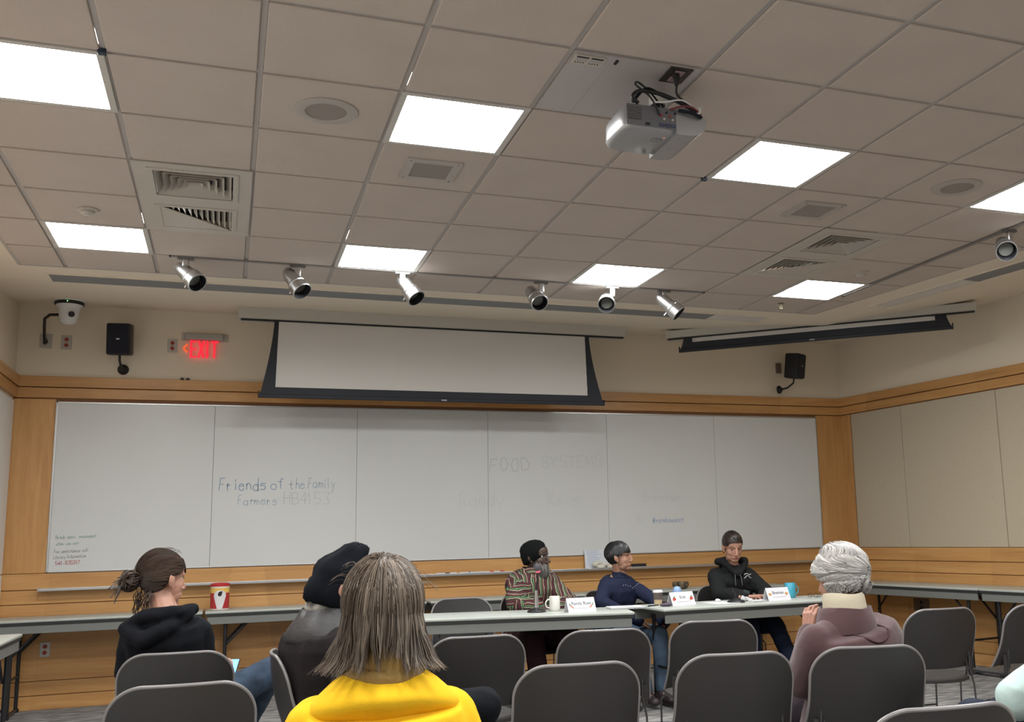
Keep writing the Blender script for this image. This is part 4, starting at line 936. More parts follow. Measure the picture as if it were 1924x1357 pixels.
# name cards
def name_card(x, y, rz, text, sub, label, mark, w_=.235, hh=.105):
    o = on('name_card', x, y, label, 'name card', rz, 'white tent name cards on the panel tables')
    mt = mat('card_white', (.70, .69, .72), .6); d = .045
    for s_ in (-1, 1):
        m_ = MB(); vs = [(-w_ / 2, s_ * d, 0), (w_ / 2, s_ * d, 0), (w_ / 2, 0, hh), (-w_ / 2, 0, hh)]; t = .0012
        m_.add(vs + [(a, b_ - s_ * t, c) for a, b_, c in vs], [(0, 1, 2, 3), (7, 6, 5, 4), (0, 4, 5, 1), (1, 5, 6, 2), (2, 6, 7, 3), (3, 7, 4, 0)]); m_.build('card_face', mt, o)
    an = math.atan2(hh, d); M = T((0, -d / 2 - .0012, hh / 2)) @ Matrix.Rotation(an, 4, 'X')
    pr = mat('card_print', (.22, .22, .23), .7)
    textpart(text, .036, .0003, M @ T((0, .012, .0006)), pr, o, 'name_print', .0003)
    m_ = MB().box((-.07, -.026, 0), (.07, -.0235, .0008), M); m_.build('small_print', mat('card_print2', (.5, .5, .5), .7), o)
    for s_ in (-1, 1):
        c = V((s_ * .086, .0, 0))
        if mark == 'carrot':
            m_ = MB().prism([(c.x - s_ * .020, -.020), (c.x - s_ * .013, -.026), (c.x + s_ * .008, -.006), (c.x + s_ * .002, .0)], 0, .0008, 'z', M); m_.build('carrot_print', mat('print_orange', (.62, .16, .08), .7), o)
            MB().prism([(c.x + s_ * .003, -.003), (c.x + s_ * .010, -.005), (c.x + s_ * .018, .014), (c.x + s_ * .010, .012)], 0, .0009, 'z', M).build('leaf_print', mat('print_green', (.10, .20, .06), .7), o)
        elif mark == 'berry':
            for q_, (dx, dy, r_) in enumerate(((-.006, -.006, .011), (.008, -.002, .010), (.0, .004, .009))): MB().prism([(c.x + dx + r_ * cos(a), dy + r_ * sin(a)) for a in [2 * pi * i / 12 for i in range(12)]], 0, .0008 + q_ * .0002, 'z', M).build('berry_print', mat('print_red', (.5, .06, .05), .7), o)
            MB().prism([(c.x - .010, .010), (c.x + .012, .008), (c.x + .006, .024), (c.x - .002, .016)], 0, .0016, 'z', M).build('leaf_print', mat('print_green', (.10, .20, .06), .7), o)
        else:
            MB().prism([(c.x + .016 * cos(a), .0 + .011 * sin(a) * (1 + .3 * cos(3 * a))) for a in [2 * pi * i / 14 for i in range(14)]], 0, .0008, 'z', M).build('leaf_print', mat('print_amber', (.55, .27, .07), .7), o)
    return o
name_card(3.715, 3.70, radians(6), 'Randy Russ', '', 'white folded name card reading Randy, in front of the bearded man', 'carrot')
name_card(4.63, 3.83, radians(12), 'Kris', '', 'white folded name card reading Kris, with red berries printed on it', 'berry')
name_card(5.50, 3.80, radians(8), 'Brennan', '', 'white folded name card with amber leaves, rightmost on the table', 'leaf')
# papers
def paper_stack(x, y, rz, w_, d_p, n, label):
    o = on('paper_stack', x, y, label, 'papers', rz)
    for k in range(n): MB().box((-w_ / 2 + .004 * sin(k * 2.1), -d_p / 2 + .003 * cos(k * 1.7), k * .004), (w_ / 2 + .004 * sin(k * 2.1), d_p / 2, k * .004 + .003)).build('sheet', mat('paper_plain', (.66, .66, .66), .7), o)
    return o
paper_stack(4.12, 3.78, radians(-8), .27, .19, 4, 'short stack of white papers before the woman in navy')
paper_stack(4.98, 3.82, radians(4), .22, .28, 1, 'single white sheet flat on the table right of the middle name card')
paper_stack(5.33, 3.82, radians(4), .16, .12, 2, 'small white papers left of the rightmost name card')
o = on('pen', 4.40, 3.86, 'black pen beside the paper stack', 'pen', .5); MB().tube([(-.07, 0, .005), (.06, 0, .005), (.07, 0, .005)], [.0045, .0045, .001], 8).build('barrel', M_black, o); MB().tube([(-.075, 0, .005), (-.03, 0, .005)], .0053, 8).build('cap', M_navyb, o)
o = on('pouch', 4.475, 3.76, 'small dark mauve pouch at the foot of the coffee cup', 'pouch'); 
vs, ns, fs = remesh(MB().ell((0, 0, .015), (.045, .03, .016)).ell((-.03, .01, .012), (.03, .025, .013)), .004, 3); MB().add(vs, fs).build('pouch_body', mat('mauve_cloth', (.10, .08, .11), .8), o, smooth=80, fix=False)
o = blob('tissue', mat('tissue_white', (.70, .70, .70), .9, bump=.5, bscale=60), [((0, 0, .02), (.028, .02, .02)), ((.03, .01, .018), (.025, .02, .018)), ((.05, -.01, .012), (.03, .02, .012)), ((-.01, 0, .035), (.012, .012, .014))], .004, loc=(5.22, 3.86, TH + .001)); tag(o, 'crumpled white tissue beside the right microphone base', 'tissue')
o = blob('tissue', MATS['tissue_white'], [((0, 0, .014), (.02, .015, .014)), ((.015, 0, .012), (.015, .012, .012))], .004, loc=(5.01, 3.93, TH + .001)); tag(o, 'small white tissue ball left of the right microphone', 'tissue')
o = on('eyeglasses', 5.90, 3.85, 'folded eyeglasses lying right of the rightmost name card', 'eyeglasses', .2)
for s_ in (-1, 1):
    MB().tube([(s_ * .034 + .024 * cos(a), .02, .022 + .017 * sin(a)) for a in [2 * pi * k / 20 for k in range(21)]], .0018, 6).build('rim', M_dsteel, o)
    MB().tube([(s_ * .058, .02, .026), (s_ * .05, -.03, .016), (-s_ * .02, -.045, .006)], .0016, 6).build('temple', M_dsteel, o)
# microphones
def mic_base(o, mt=M_black):
    return MB().lathe([(.072, 0), (.074, .006), (.066, .016), (.03, .026), (.02, .034), (.0005, .035)], 36).build('base', mt, o, smooth=40)
o = on('gooseneck_microphone', 3.415, 3.86, 'upright gooseneck microphone in front of the bearded man', 'microphone')
mic_base(o); MB().tube([(0, 0, .03), (0, 0, .165)], [.016, .0125], 20).build('stem', M_silver, o, smooth=True)
MB().tube([(0, 0, .16), (.004, 0, .22), (.012, -.01, .28), (.010, -.03, .31)], .006, 10).build('gooseneck', M_black, o, smooth=True)
hd = MB().lathe([(.009, -.01), (.014, .0), (.022, .02), (.024, .04), (.018, .06), (.0005, .068)], 24, T((.008, -.03, .305)) @ lookM((-.2, -.15, .95))).build('mic_head', mat('mic_foam', (.10, .09, .10), .8), o, smooth=60)
MB().lathe([(.015, -.002), (.018, .004), (.018, .010), (.015, .014)], 24, T((.008, -.03, .305)) @ lookM((-.2, -.15, .95))).build('light_ring', mat('ring_red', (.5, .05, .08), .4, emit=(1, .1, .15), es=.5), hd)
o = on('gooseneck_microphone', 5.11, 3.79, 'black microphone with its gooseneck bent low, before the woman in the hoodie', 'microphone')
mic_base(o); MB().tube([(0, 0, .03), (0, 0, .07)], .012, 16).build('stem', M_black, o, smooth=True)
MB().tube([(0, 0, .065), (-.02, .01, .10), (-.02, .02, .115), (.03, .03, .105), (.10, .04, .085)], .006, 10).build('gooseneck', M_black, o, smooth=True)
MB().lathe([(.008, -.01), (.012, .01), (.012, .05), (.0005, .06)], 16, T((.10, .04, .085)) @ lookM((1, .1, -.25))).build('mic_head', mat('mic_dkgreen', (.02, .04, .035), .6), o, smooth=60)
# outlet on the right wall
p = rwall(1.09, .021); o = wall_outlet(0, .55, 'dark wall outlet box under the right tables', mat('outlet_dark', (.14, .11, .08), .5, .5), M_dsteel, .22, .13); o.location = (p[0], p[1], .55); o.rotation_euler = (0, 0, math.atan2(n_.y, n_.x) + pi / 2)

# ================================================================ people
def smoothstep(a, b, x): t = max(0, min(1, (x - a) / (b - a))); return t * t * (3 - 2 * t)
def fr(az): a = radians(az); return V((sin(a), cos(a), 0)), V((cos(a), -sin(a), 0))
def headM(c, az, pitch=0, roll=0, s=1.0):
    return T(c) @ RZ(-radians(az)) @ Matrix.Rotation(-radians(pitch), 4, 'X') @ Matrix.Rotation(radians(roll), 4, 'Y') @ Matrix.Scale(s, 4)
CC = V((0, -.012, .030)); CR = V((.0775, .098, .090))      # cranium
def head_mesh(M, s, neckb, nose=1.0, jaw=1.0, thin=1.0, vox=.0030):
    h = MB(); e = lambda c, r: h.ell([c[0], c[1], c[2]], r)
    e((0, -.012, .030), (.075, .096, .088)); e((0, .028, -.028), (.062 * thin, .064, .082)); e((0, .03, .035), (.066, .060, .060))
    e((0, .062, -.092), (.029 * jaw, .026, .024)); e((0, .045, -.078), (.040 * jaw, .040, .034)); e((0, .030, -.080), (.052 * jaw * thin, .045, .034))
    for s_ in (-1, 1):
        e((s_ * .034, .046, -.030), (.025, .030, .030)); e((s_ * .028, .042, -.066), (.026, .032, .034))      # cheek
        h.capsule((s_ * .014, .086, .022), (s_ * .044, .070, .020), .009, .008)   # brow
        e((s_ * .010, .097, -.040), (.0075, .010, .007))      # nostril wing
        h.ell((s_ * .077 * (.5 + .5 * thin), -.006, -.010), (.009, .018, .028), Matrix.Rotation(radians(s_ * 18), 4, 'Z') @ Matrix.Rotation(radians(-8), 4, 'X')); e((s_ * .074, .000, -.034), (.007, .010, .012))
        h.ell((s_ * .081 * (.5 + .5 * thin), -.013, -.006), (.004, .015, .024), Matrix.Rotation(radians(s_ * 26), 4, 'Z'))
    h.capsule((0, .086, .012), (0, .097 + .009 * nose, -.031), .0095, .012); e((0, .099 + .008 * nose, -.037), (.012, .011, .010)); e((0, .050, -.055), (.045 * thin, .040, .040))
    e((0, .087, -.0625), (.024, .010, .0055)); e((0, .086, -.0735), (.020, .010, .0065)); e((0, .076, -.068), (.032, .016, .018))
    x = MB(); x.v = [tuple(M @ V(p)) for p in h.v]; x.f = h.f; x.m = h.m
    n0 = M @ V((0, -.012, -.05)); x.capsule(n0, neckb, .052 * s, .058 * s); x.capsule(M @ V((0, .012, -.075)), V(neckb) + (M.to_3x3() @ V((0, .02, 0))), .040 * s, .050 * s)
    vs, ns, fs = remesh(x, vox, 6); Mi = M.inverted()
    out = []
    for p in vs:
        q_ = Mi @ p
        for s_ in (-1, 1):
            d = ((q_.x - s_ * .031) / .018) ** 2 + ((q_.z - .004) / .011) ** 2
            if q_.y > .04 and d < 1: q_.y -= .0065 * (1 - d) ** 1
        if q_.y > .05 and abs(q_.x) < .024: q_.y -= .003 * math.exp(-((q_.z + .068) / .0022) ** 2) * (1 - (q_.x / .024) ** 2)
        out.append(M @ q_)
    mi = []
    for f in fs:
        c = Mi @ (sum((out[i] for i in f), V((0, 0, 0))) / len(f)); k = 0
        if c.y > .07 and abs(c.x) < .021 * (1 - ((c.z + .068) / .016) ** 2) and -.0795 < c.z < -.0565: k = 1
        for s_ in (-1, 1):
            u = s_ * c.x
            if c.y > .05 and .012 < u < .048 and abs(c.z - (.0235 + .004 * sin((u - .012) / .036 * pi))) < .0032 - .03 * max(0, u - .036): k = 2
        mi.append(k)
    return out, fs, mi
def hand_prims(wr, d, nrm, s=1, curl=.5, side=1, spread=1):
    """palm and five fingers; d along the hand, nrm out of the palm, side +1 puts the thumb on d x nrm side"""
    h = MB(); d = V(d).normalized(); nrm = (V(nrm) - d * V(nrm).dot(d)).normalized(); a = d.cross(nrm) * side; wr = V(wr)
    P_ = lambda x, y, z: wr + a * (x * s) + d * (y * s) + nrm * (z * s)
    h.capsule(P_(0, -.05, 0), P_(0, .01, 0), .026 * s, .025 * s)
    h.capsule(P_(-.020, .02, 0), P_(-.026, .078, 0), .014 * s, .0125 * s); h.capsule(P_(-.007, .02, 0), P_(-.009, .082, 0), .0145 * s, .0125 * s)
    h.capsule(P_(.008, .02, 0), P_(.009, .085, 0), .015 * s, .013 * s); h.capsule(P_(.020, .02, 0), P_(.027, .080, 0), .015 * s, .012 * s)
    for x, l, y0 in ((-.031, .060, .078), (-.011, .076, .084), (.010, .082, .088), (.030, .073, .082)):
        p = P_(x, y0, 0); an = curl * .5; dr = (x * .18) * spread; r = .0088 * s
        for seg, kk in ((.44, 1), (.32, 1.25), (.24, .9)):
            v = (d * cos(an) + nrm * sin(an) + a * dr).normalized(); q_ = p + v * (l * seg * s); h.capsule(p, q_, r, r * .93, 10); p = q_; r *= .93; an += curl * kk
    p = P_(.022, .022, .004); an = .5
    for l, r in ((.040, .013), (.032, .0105), (.026, .009)):
        v = (d * cos(an) + a * sin(an) + nrm * (.35 + curl * .4)).normalized(); q_ = p + v * l * s; h.capsule(p, q_, r * s, r * .9 * s, 10); p = q_; an -= .18
    return h
TOR = [(-.20, .100, .095, .01), (-.15, .165, .135, .005), (-.04, .182, .145, 0), (.10, .172, .130, 0), (.34, .148, .112, 0), (.58, .165, .120, .01), (.76, .182, .118, .008), (.88, .165, .098, 0), (.96, .112, .074, -.004), (1.04, .062, .060, -.004)]
def torso(m_, P, N, az, s, g, infl, t0=-.3, t1=2, bulge=0, round_=0):
    f, r = fr(az); P = V(P); N = V(N); ax = (N - P); L_ = ax.length; u = ax.normalized(); ff = (f - u * f.dot(u)).normalized(); rr = ff.cross(u) * 1.0
    rings = []
    for (t, rx, ry, off) in TOR:
        if t < t0 or t > t1: continue
        c = P + ax * t - ff * (round_ * 4 * t * (1 - t) if 0 < t < 1 else 0) + ff * off
        a = (rx * g * s + infl); b = (ry * g * s + infl + (bulge * math.exp(-((t - .35) / .3) ** 2)))
        rings.append([c + rr * (a * abs(cos(x)) ** .8 * (1 if cos(x) > 0 else -1)) + ff * (b * abs(sin(x)) ** .8 * (1 if sin(x) > 0 else -1)) for x in [2 * pi * (i + .5) / 28 for i in range(28)]])
    m_.loft(rings)
def cloth_noise(vs, ns, amp, freq, seed, aniso=None):
    out = []
    for p, n in zip(vs, ns):
        q_ = V(p) * freq
        if aniso: q_ = V((q_.x * aniso[0], q_.y * aniso[1], q_.z * aniso[2]))
        w_ = noise.noise(q_ + V((seed, 0, 0))); w2 = noise.noise(q_ * 2.3 + V((0, seed, 0)))
        rdg = (1 - abs(w_) * 2.2); out.append(p + n * amp * (rdg * .7 + w2 * .5 - .3))
    return out
PEOPLE = {}
def person(key, label, base, sp):
    """builds body (skin), clothes and returns the person object"""
    s = sp.get('s', 1); g = sp.get('g', 1); az = sp['az']; f, r = fr(az); P = V(sp['P']); N = V(sp['N']); sw = sp.get('sw', .175) * s; up = (N - P).normalized()
    M = headM(sp['H'], *sp['hrot'], s=s * sp.get('hs', 1))
    sh = {}
    for sd in (-1, 1): sh[sd] = N - up * (sp.get('drop', .095) * s + sp['top'].get('infl', .02) * .55) + r * (sd * sw) + f * sp.get('shf', 0)
    skin = sp['skin']; base = V(base)
    # --- coarse body under the clothes
    b = MB(); torso(b, P, N, az, s, g * .9, -.012)
    for sd in (-1, 1):
        A = sp['arms'][sd]; E_ = V(A[0]); W_ = V(A[1]); b.capsule(sh[sd], E_, .046 * s, .040 * s); b.capsule(E_, W_, .039 * s, .026 * s)
        b.capsule(N - up * .03, sh[sd], .045 * s, .045 * s)
        K = sp['legs'][sd]; hp = P + r * (sd * .085 * s) - up * .01; kn = V(K[0]); ank = V(K[1]); b.capsule(hp, kn, .075 * s, .052 * s); b.capsule(kn, ank, .050 * s, .034 * s)
        fd = V(K[2]).normalized(); b.capsule(ank - V((0, 0, .03)), ank + fd * .14 * s - V((0, 0, .045)), .034 * s, .028 * s)
    vs, ns, fs = remesh(b, .011, 3); body = MB(); body.add(vs, fs, 0)
    hv, hf, hm = head_mesh(M, s, N, sp.get('nose', 1), sp.get('jaw', 1), sp.get('thin', 1)); o_ = len(body.v); body.v += [tuple(p) for p in hv]; body.f += [tuple(i + o_ for i in f_) for f_ in hf]; body.m += hm
    for sd in (-1, 1):
        A = sp['arms'][sd]
        if len(A) > 2:
            hd = hand_prims(A[1], A[2], A[3], s * .98, A[4], A[5] if len(A) > 5 else sd)
            v2, n2, f2 = remesh(hd, .0028, 2); body.add(v2, f2, 0)
    body.v = [tuple(V(p) - base) for p in body.v]
    ob = body.build('person', [skin, sp['lip'], sp['brow']], None, smooth=80, loc=base, fix=False)
    tag(ob, label, 'person')
    def child(mb_, nm, mt, smooth=70, fix=False):
        mb_.v = [tuple(V(p) - base) for p in mb_.v]; return mb_.build(nm, mt, ob, smooth=smooth, fix=fix)
    # --- eyes
    for sd in (-1, 1):
        if sp.get('eyes', 'open') == 'open':
            e = MB(); e.ell((0, 0, 0), (.0115, .0115, .0115), n=16, m=12)
            e.m = []
            for f_ in e.f:
                c = sum((V(e.v[i]) for i in f_), V((0, 0, 0))) / len(f_); e.m.append(1 if c.y > .0098 else 0)
            e.v = [tuple(M @ (V(p) + V((sd * .030, .0655, .004)))) for p in e.v]; child(e, 'eye', [mat('eye_white', (.55, .52, .48), .2), mat('eye_dark', (.02, .012, .01), .1)])
        e = MB(); cl = sp.get('eyes', 'open') != 'open'
        for q_ in range(1):
            pts = []
            for k in range(9):
                t = -1 + k / 4; pts.append(M @ V((sd * .031 + t * .0135, .0815 - .0055 * t * t * 1.2 - (.0 if not cl else .0), (.0085 if not cl else -.001) - .004 * t * t * (1 if not cl else -.6))))
            e.tube(pts, .0021 * s, 6)
        child(e, 'eyelid', sp.get('lash', sp['brow']))
    # --- upper garment
    J = sp['top']; inf = J.get('infl', .02); m_ = MB(); torso(m_, P, N, az, s, g, inf, J.get('t0', -.16), J.get('t1', .97), J.get('bulge', .0), sp.get('round', 0))
    for sd in (-1, 1):
        E_ = V(sp['arms'][sd][0]); W_ = V(sp['arms'][sd][1]); we = E_ + (W_ - E_) * J.get('cuff', .93)
        m_.capsule(N - up * .045 * s - f * .008, sh[sd] - up * .006, (.038 + J.get('trap', 0)) * s + inf * .7, .046 * s + inf * .9)
        m_.capsule(sh[sd], E_, .048 * s + inf, .043 * s + inf * .95); m_.capsule(E_, we, .043 * s + inf * .95, .030 * s + inf * .75)
    for pr in J.get('extra', []): m_.capsule(*pr)
    vs, ns, fs = remesh(m_, J.get('vox', .008), J.get('sm', 6)); vs = cloth_noise(vs, ns, J.get('fold', .007), J.get('freq', 9), J.get('seed', 1), J.get('aniso'))
    # open the garment at the neck and cuffs is hidden by the collar rings
    top = child(MB().add(vs, fs), J['name'], J['mat'])
    for nm, mt, rg in J.get('collar', []):     # rings around the neck: (t along neck, radius, thickness)
        c_ = MB(); rings = []
        for (dz, fx, fy, yo) in rg: 
            cc = N + up * dz + f * yo
            rings.append([cc + r * (fx * cos(a)) + f * (fy * sin(a)) + up * (.004 * sin(3 * a + fx * 90)) for a in [2 * pi * i / 32 for i in range(32)]])
        c_.loft(rings, caps=False); me = child(c_, nm, mt, fix=True)
    # --- trousers
    B = sp['pants']; inf = B.get('infl', .014); m_ = MB(); torso(m_, P, N, az, s, g, .006, -.3, .12)
    for sd in (-1, 1):
        K = sp['legs'][sd]; hp = P + r * (sd * .088 * s) - up * .015; kn = V(K[0]); ank = V(K[1])
        m_.capsule(hp, kn, .082 * s + inf, .058 * s + inf); m_.capsule(kn, kn + (ank - kn) * .93, .057 * s + inf, .042 * s + inf)
    vs, ns, fs = remesh(m_, .010, 5); vs = cloth_noise(vs, ns, .006, 10, B.get('seed', 3)); child(MB().add(vs, fs), B.get('name', 'trousers'), B['mat'])
    for sd in (-1, 1):
        K = sp['legs'][sd]; ank = V(K[1]); fd = V(K[2]).normalized(); m_ = MB()
        z0 = ank.z - .075 * s
        m_.capsule(ank + V((0, 0, .01)), ank - V((0, 0, .04)), .043 * s, .043 * s); m_.capsule(ank - fd * .035 - V((0, 0, .042)), ank + fd * .16 * s - V((0, 0, .046)), .038 * s, .034 * s, ex=1.15, exdir=fd.cross(V((0, 0, 1))))
        vs, ns, fs = remesh(m_, .007, 3); child(MB().add(vs, fs), 'shoe', sp.get('shoe', M_black))
    ob['_'] = 0; del ob['_']
    PEOPLE[key] = (ob, M, base)
    return ob, M, child, sh

# ---- hair strands: march over the cranium following a flow, or hang free
def scalp(d, k=1.0, R=None):
    d = V(d).normalized(); R = R or CR; return CC + V((d.x * R.x, d.y * R.y, d.z * R.z)) * k
def proj_scalp(p, k, R=None):
    R = R or CR; q_ = p - CC; q_ = V((q_.x / R.x, q_.y / R.y, q_.z / R.z)); l = q_.length
    return CC + V((q_.x / l * R.x, q_.y / l * R.y, q_.z / l * R.z)) * k
def strands(M, starts, step_fn, nseg, seg, rad, tip=.3, n=3):
    out = MB()
    for st in starts:
        p = V(st); pts = [p.copy()]
        state = {}
        for k in range(nseg):
            q_ = step_fn(p, k, state, pts)
            if q_ is None: break
            p = q_; pts.append(p.copy())
        if len(pts) < 3: continue
        L_ = len(pts) - 1; rs = [rad * (.15 if i == 0 else 1 - (1 - tip) * (i / L_) ** 2) for i in range(L_ + 1)]
        out.tube([M @ q_ for q_ in pts], rs, n, caps=False)
    return out
def cap_mesh(M, keep, k=1.05, R=None, disp=None, n=56, m=40):
    x = MB().ell((0, 0, 0), (1, 1, 1), n=n, m=m); R = R or CR
    vs = []
    for p in x.v:
        q_ = V(p); kk = k + (disp(q_) if disp else 0); vs.append(CC + V((q_.x * R.x, q_.y * R.y, q_.z * R.z)) * kk)
    fs = [f for f in x.f if keep(sum((vs[i] for i in f), V((0, 0, 0))) / len(f))]
    inner = [CC + (p - CC) * .90 for p in vs]; o = MB(); o.add([M @ p for p in vs], fs); o.add([M @ p for p in inner], [f[::-1] for f in fs])
    cnt = {}
    for f in fs:
        for a, b in zip(f, f[1:] + f[:1]): cnt[(a, b)] = 1
    nv = len(vs)
    for (a, b) in cnt:
        if (b, a) not in cnt: o.f.append((b, a, a + nv, b + nv)); o.m.append(0)
    return o
def hairline(front=.062, side=.004, back=-.075, temple=.02):
    def keep(p):
        y = p.y
        if y > .045: z = front - (.0 if abs(p.x) < .04 else (abs(p.x) - .04) * 1.2)
        elif y > .0: z = side + (front - .03 - side) * (y / .045)
        elif y > -.03: z = side + (back - side) * (-y / .03) * .6
        else: z = back
        return p.z > z
    return keep
def skinmat(n, c): return mat(n, c, .5, var=.08, scale=30, bump=.08, bscale=250)
SK1 = skinmat('skin_fair', (.42, .215, .15)); SK2 = skinmat('skin_deep', (.058, .031, .022)); SK3 = skinmat('skin_tan', (.34, .175, .115)); LIP1 = mat('lip_rose', (.36, .12, .10), .45); LIP2 = mat('lip_dark', (.07, .03, .025), .45)
BR1 = mat('brow_brown', (.07, .04, .025), .8); BR0 = mat('brow_black', (.012, .010, .010), .8); BRG = mat('brow_grey', (.4, .38, .35), .8)
H_brown = hairmat('hair_brown', (.014, .008, .006), (.075, .045, .030)); H_ash = hairmat('hair_ash', (.028, .019, .013), (.30, .235, .18), .45, .15, 1.0)
H_white = hairmat('hair_white', (.30, .285, .275), (.66, .63, .59), .5); H_black = hairmat('hair_black', (.008, .008, .009), (.035, .032, .034), .35); H_dark = hairmat('hair_dark', (.012, .008, .007), (.045, .028, .022), .35)
H_grey = hairmat('beard_grey', (.03, .028, .027), (.30, .28, .26), .6)
F_black = mat('hoodie_black', (.006, .0065, .009), .9, bump=.15, bscale=120); F_jean = mat('denim', (.032, .048, .075), .85, var=.3, scale=14, bump=.3, bscale=300); F_brown = mat('jacket_brown', (.017, .013, .0135), .8, var=.25, scale=9, bump=.2, bscale=90)
F_yellow = mat('sweater_yellow', (.80, .47, .018), .85, var=.05, scale=6, bump=.12, bscale=260); F_mauve = mat('fleece_mauve', (.085, .045, .046), .95, var=.16, scale=5, bump=.15, bscale=260, sheen=.3)
F_navy = mat('sweater_navy', (.014, .018, .042), .8, bump=.2, bscale=150); F_char = mat('hoodie_charcoal', (.011, .0115, .012), .85, bump=.25, bscale=120); F_mint = mat('jacket_mint', (.46, .58, .55), .75, bump=.1, bscale=30)
F_mustard = mat('scarf_mustard', (.30, .19, .065), .9, bump=.5, bscale=110); F_cream = mat('turtleneck_cream', (.50, .44, .33), .9, bump=.2, bscale=150); F_trb = mat('trousers_black', (.006, .007, .0095), .85, bump=.3, bscale=60); F_maroon = mat('trousers_maroon', (.022, .008, .011), .9, var=.3, scale=10)
F_navyt = mat('trousers_navy', (.009, .013, .028), .85); F_stripe = stripemat()
rnd = random.Random(11)
def rand_dirs(n, keep, R=None, k=1.02, seed=1):
    rr = random.Random(seed); out = []
    while len(out) < n:
        d = V((rr.gauss(0, 1), rr.gauss(0, 1), rr.gauss(0, 1)))
        if d.length < .1: continue
        p = scalp(d, k, R)
        if keep(p): out.append(p)
    return out
def hip_legs(P, az, kneeL, kneeR, aL, aR): pass

# ------------------------------------------------ 1 woman with the bun, black hoodie
sp = dict(az=14, s=1.0, g=.92, sw=.140, P=(.945, 1.77, .565), N=(.880, 1.655, 1.050), H=(.862, 1.70, 1.205), hrot=(52, 4, 0), hs=1.13, skin=SK1, lip=LIP1, brow=BR1,
    arms={-1: ((.730, 1.75, .78), (.84, 1.95, .665)), 1: ((1.065, 1.72, .79), (1.12, 1.86, .665), (.35, .25, .30), (-.75, .1, .65), .55, 1)},
    legs={-1: ((1.02, 2.20, .56), (1.10, 2.16, .10), (.4, 1, 0)), 1: ((1.40, 2.04, .700), (1.22, 2.28, .30), (.3, .9, -.4))}, round=.03,
    top=dict(name='hoodie', mat=F_black, infl=.024, fold=.008, freq=8, seed=2, t1=.93, trap=.004,
        extra=[((.84, 1.61, .99), (.93, 1.61, 1.0), .06, .055), ((.80, 1.575, 1.035), (.72, 1.64, .985), .036, .030), ((.80, 1.575, 1.035), (.95, 1.56, 1.05), .036, .034), ((.95, 1.56, 1.05), (1.01, 1.64, 1.06), .034, .026), ((.72, 1.62, .98), (.80, 1.54, .93), .034, .040), ((.80, 1.54, .93), (.92, 1.545, .985), .040, .036), ((.92, 1.545, .985), (.99, 1.60, 1.04), .036, .03)],
        collar=[]), pants=dict(mat=F_jean, name='jeans', infl=.016), shoe=M_black)
ob, M, child, sh = person('bun', 'woman in a black hoodie, dark hair in a messy bun, looking down to the right', (.93, 1.80, 0), sp)
kp1 = hairline(.060, .012, -.085)
bun = V((-.015, -.122, -.012))
child(cap_mesh(M, kp1, 1.06), 'hair_base', H_brown)
def flow_bun(p, k, st, pts):
    if (p - bun).length < .035: return None
    d = bun - p + V((0, 0, .02)); d += V((noise.noise(p * 30), noise.noise(p * 30 + V((9, 0, 0))), noise.noise(p * 30 + V((0, 9, 0))))) * .03
    q_ = p + d.normalized() * .012; return proj_scalp(q_, 1.10 + .05 * noise.noise(p * 14))
child(strands(M, rand_dirs(1600, kp1, k=1.07, seed=4), flow_bun, 22, .012, .0017), 'hair', H_brown)
m_ = MB(); rr = random.Random(5)
for k in range(70):      # loops and loose ends of the bun
    a0 = rr.uniform(0, 2 * pi); pl = V((rr.gauss(0, 1), rr.gauss(0, .6), rr.gauss(0, 1))).normalized(); u_ = pl.orthogonal().normalized(); v_ = pl.cross(u_); R0 = rr.uniform(.018, .038); c = bun + V((rr.uniform(-.012, .012), -.018 + rr.uniform(-.012, .010), rr.uniform(-.014, .012)))
    m_.tube([M @ (c + u_ * (R0 * cos(a0 + t * .35)) + v_ * (R0 * sin(a0 + t * .35)) + pl * .0015 * t) for t in range(13)], [.0042] * 10 + [.003, .002, .001], 5)
for k in range(26):
    d = V((rr.gauss(0, .7), -1 + rr.gauss(0, .3), rr.gauss(-.1, .6))).normalized(); c = bun + V((0, -.03, 0)); m_.tube([M @ (c + d * (.010 * t) + V((0, 0, -.0009 * t * t))) for t in range(6 + rr.randint(0, 2))], [.0035, .0035, .003, .0028, .002, .0015, .001, .001][:6 + 0] if False else .0024, 4)
for k in range(46):      # wisps hanging at the nape
    c = V((rr.uniform(-.045, .05), -.085 + rr.uniform(-.01, .02), -.055 + rr.uniform(-.02, .02))); w1, w2 = rr.uniform(0, 6), rr.uniform(.003, .010)
    m_.tube([M @ (c + V((w2 * sin(w1 + t * .8), -.001 * t + w2 * cos(w1 + t), -.0105 * t))) for t in range(rr.randint(5, 10))], .0021, 4)
child(m_, 'bun', H_brown)
m_ = MB()
for k in range(14):
    c = scalp((rr.uniform(-.3, .3), rr.uniform(0, .8), 1), 1.09); m_.tube([M @ (c + V((.004 * sin(t), .007 * t, .006 * t - .0012 * t * t))) for t in range(6)], .0007, 3)
child(m_, 'flyaway_hair', H_brown)
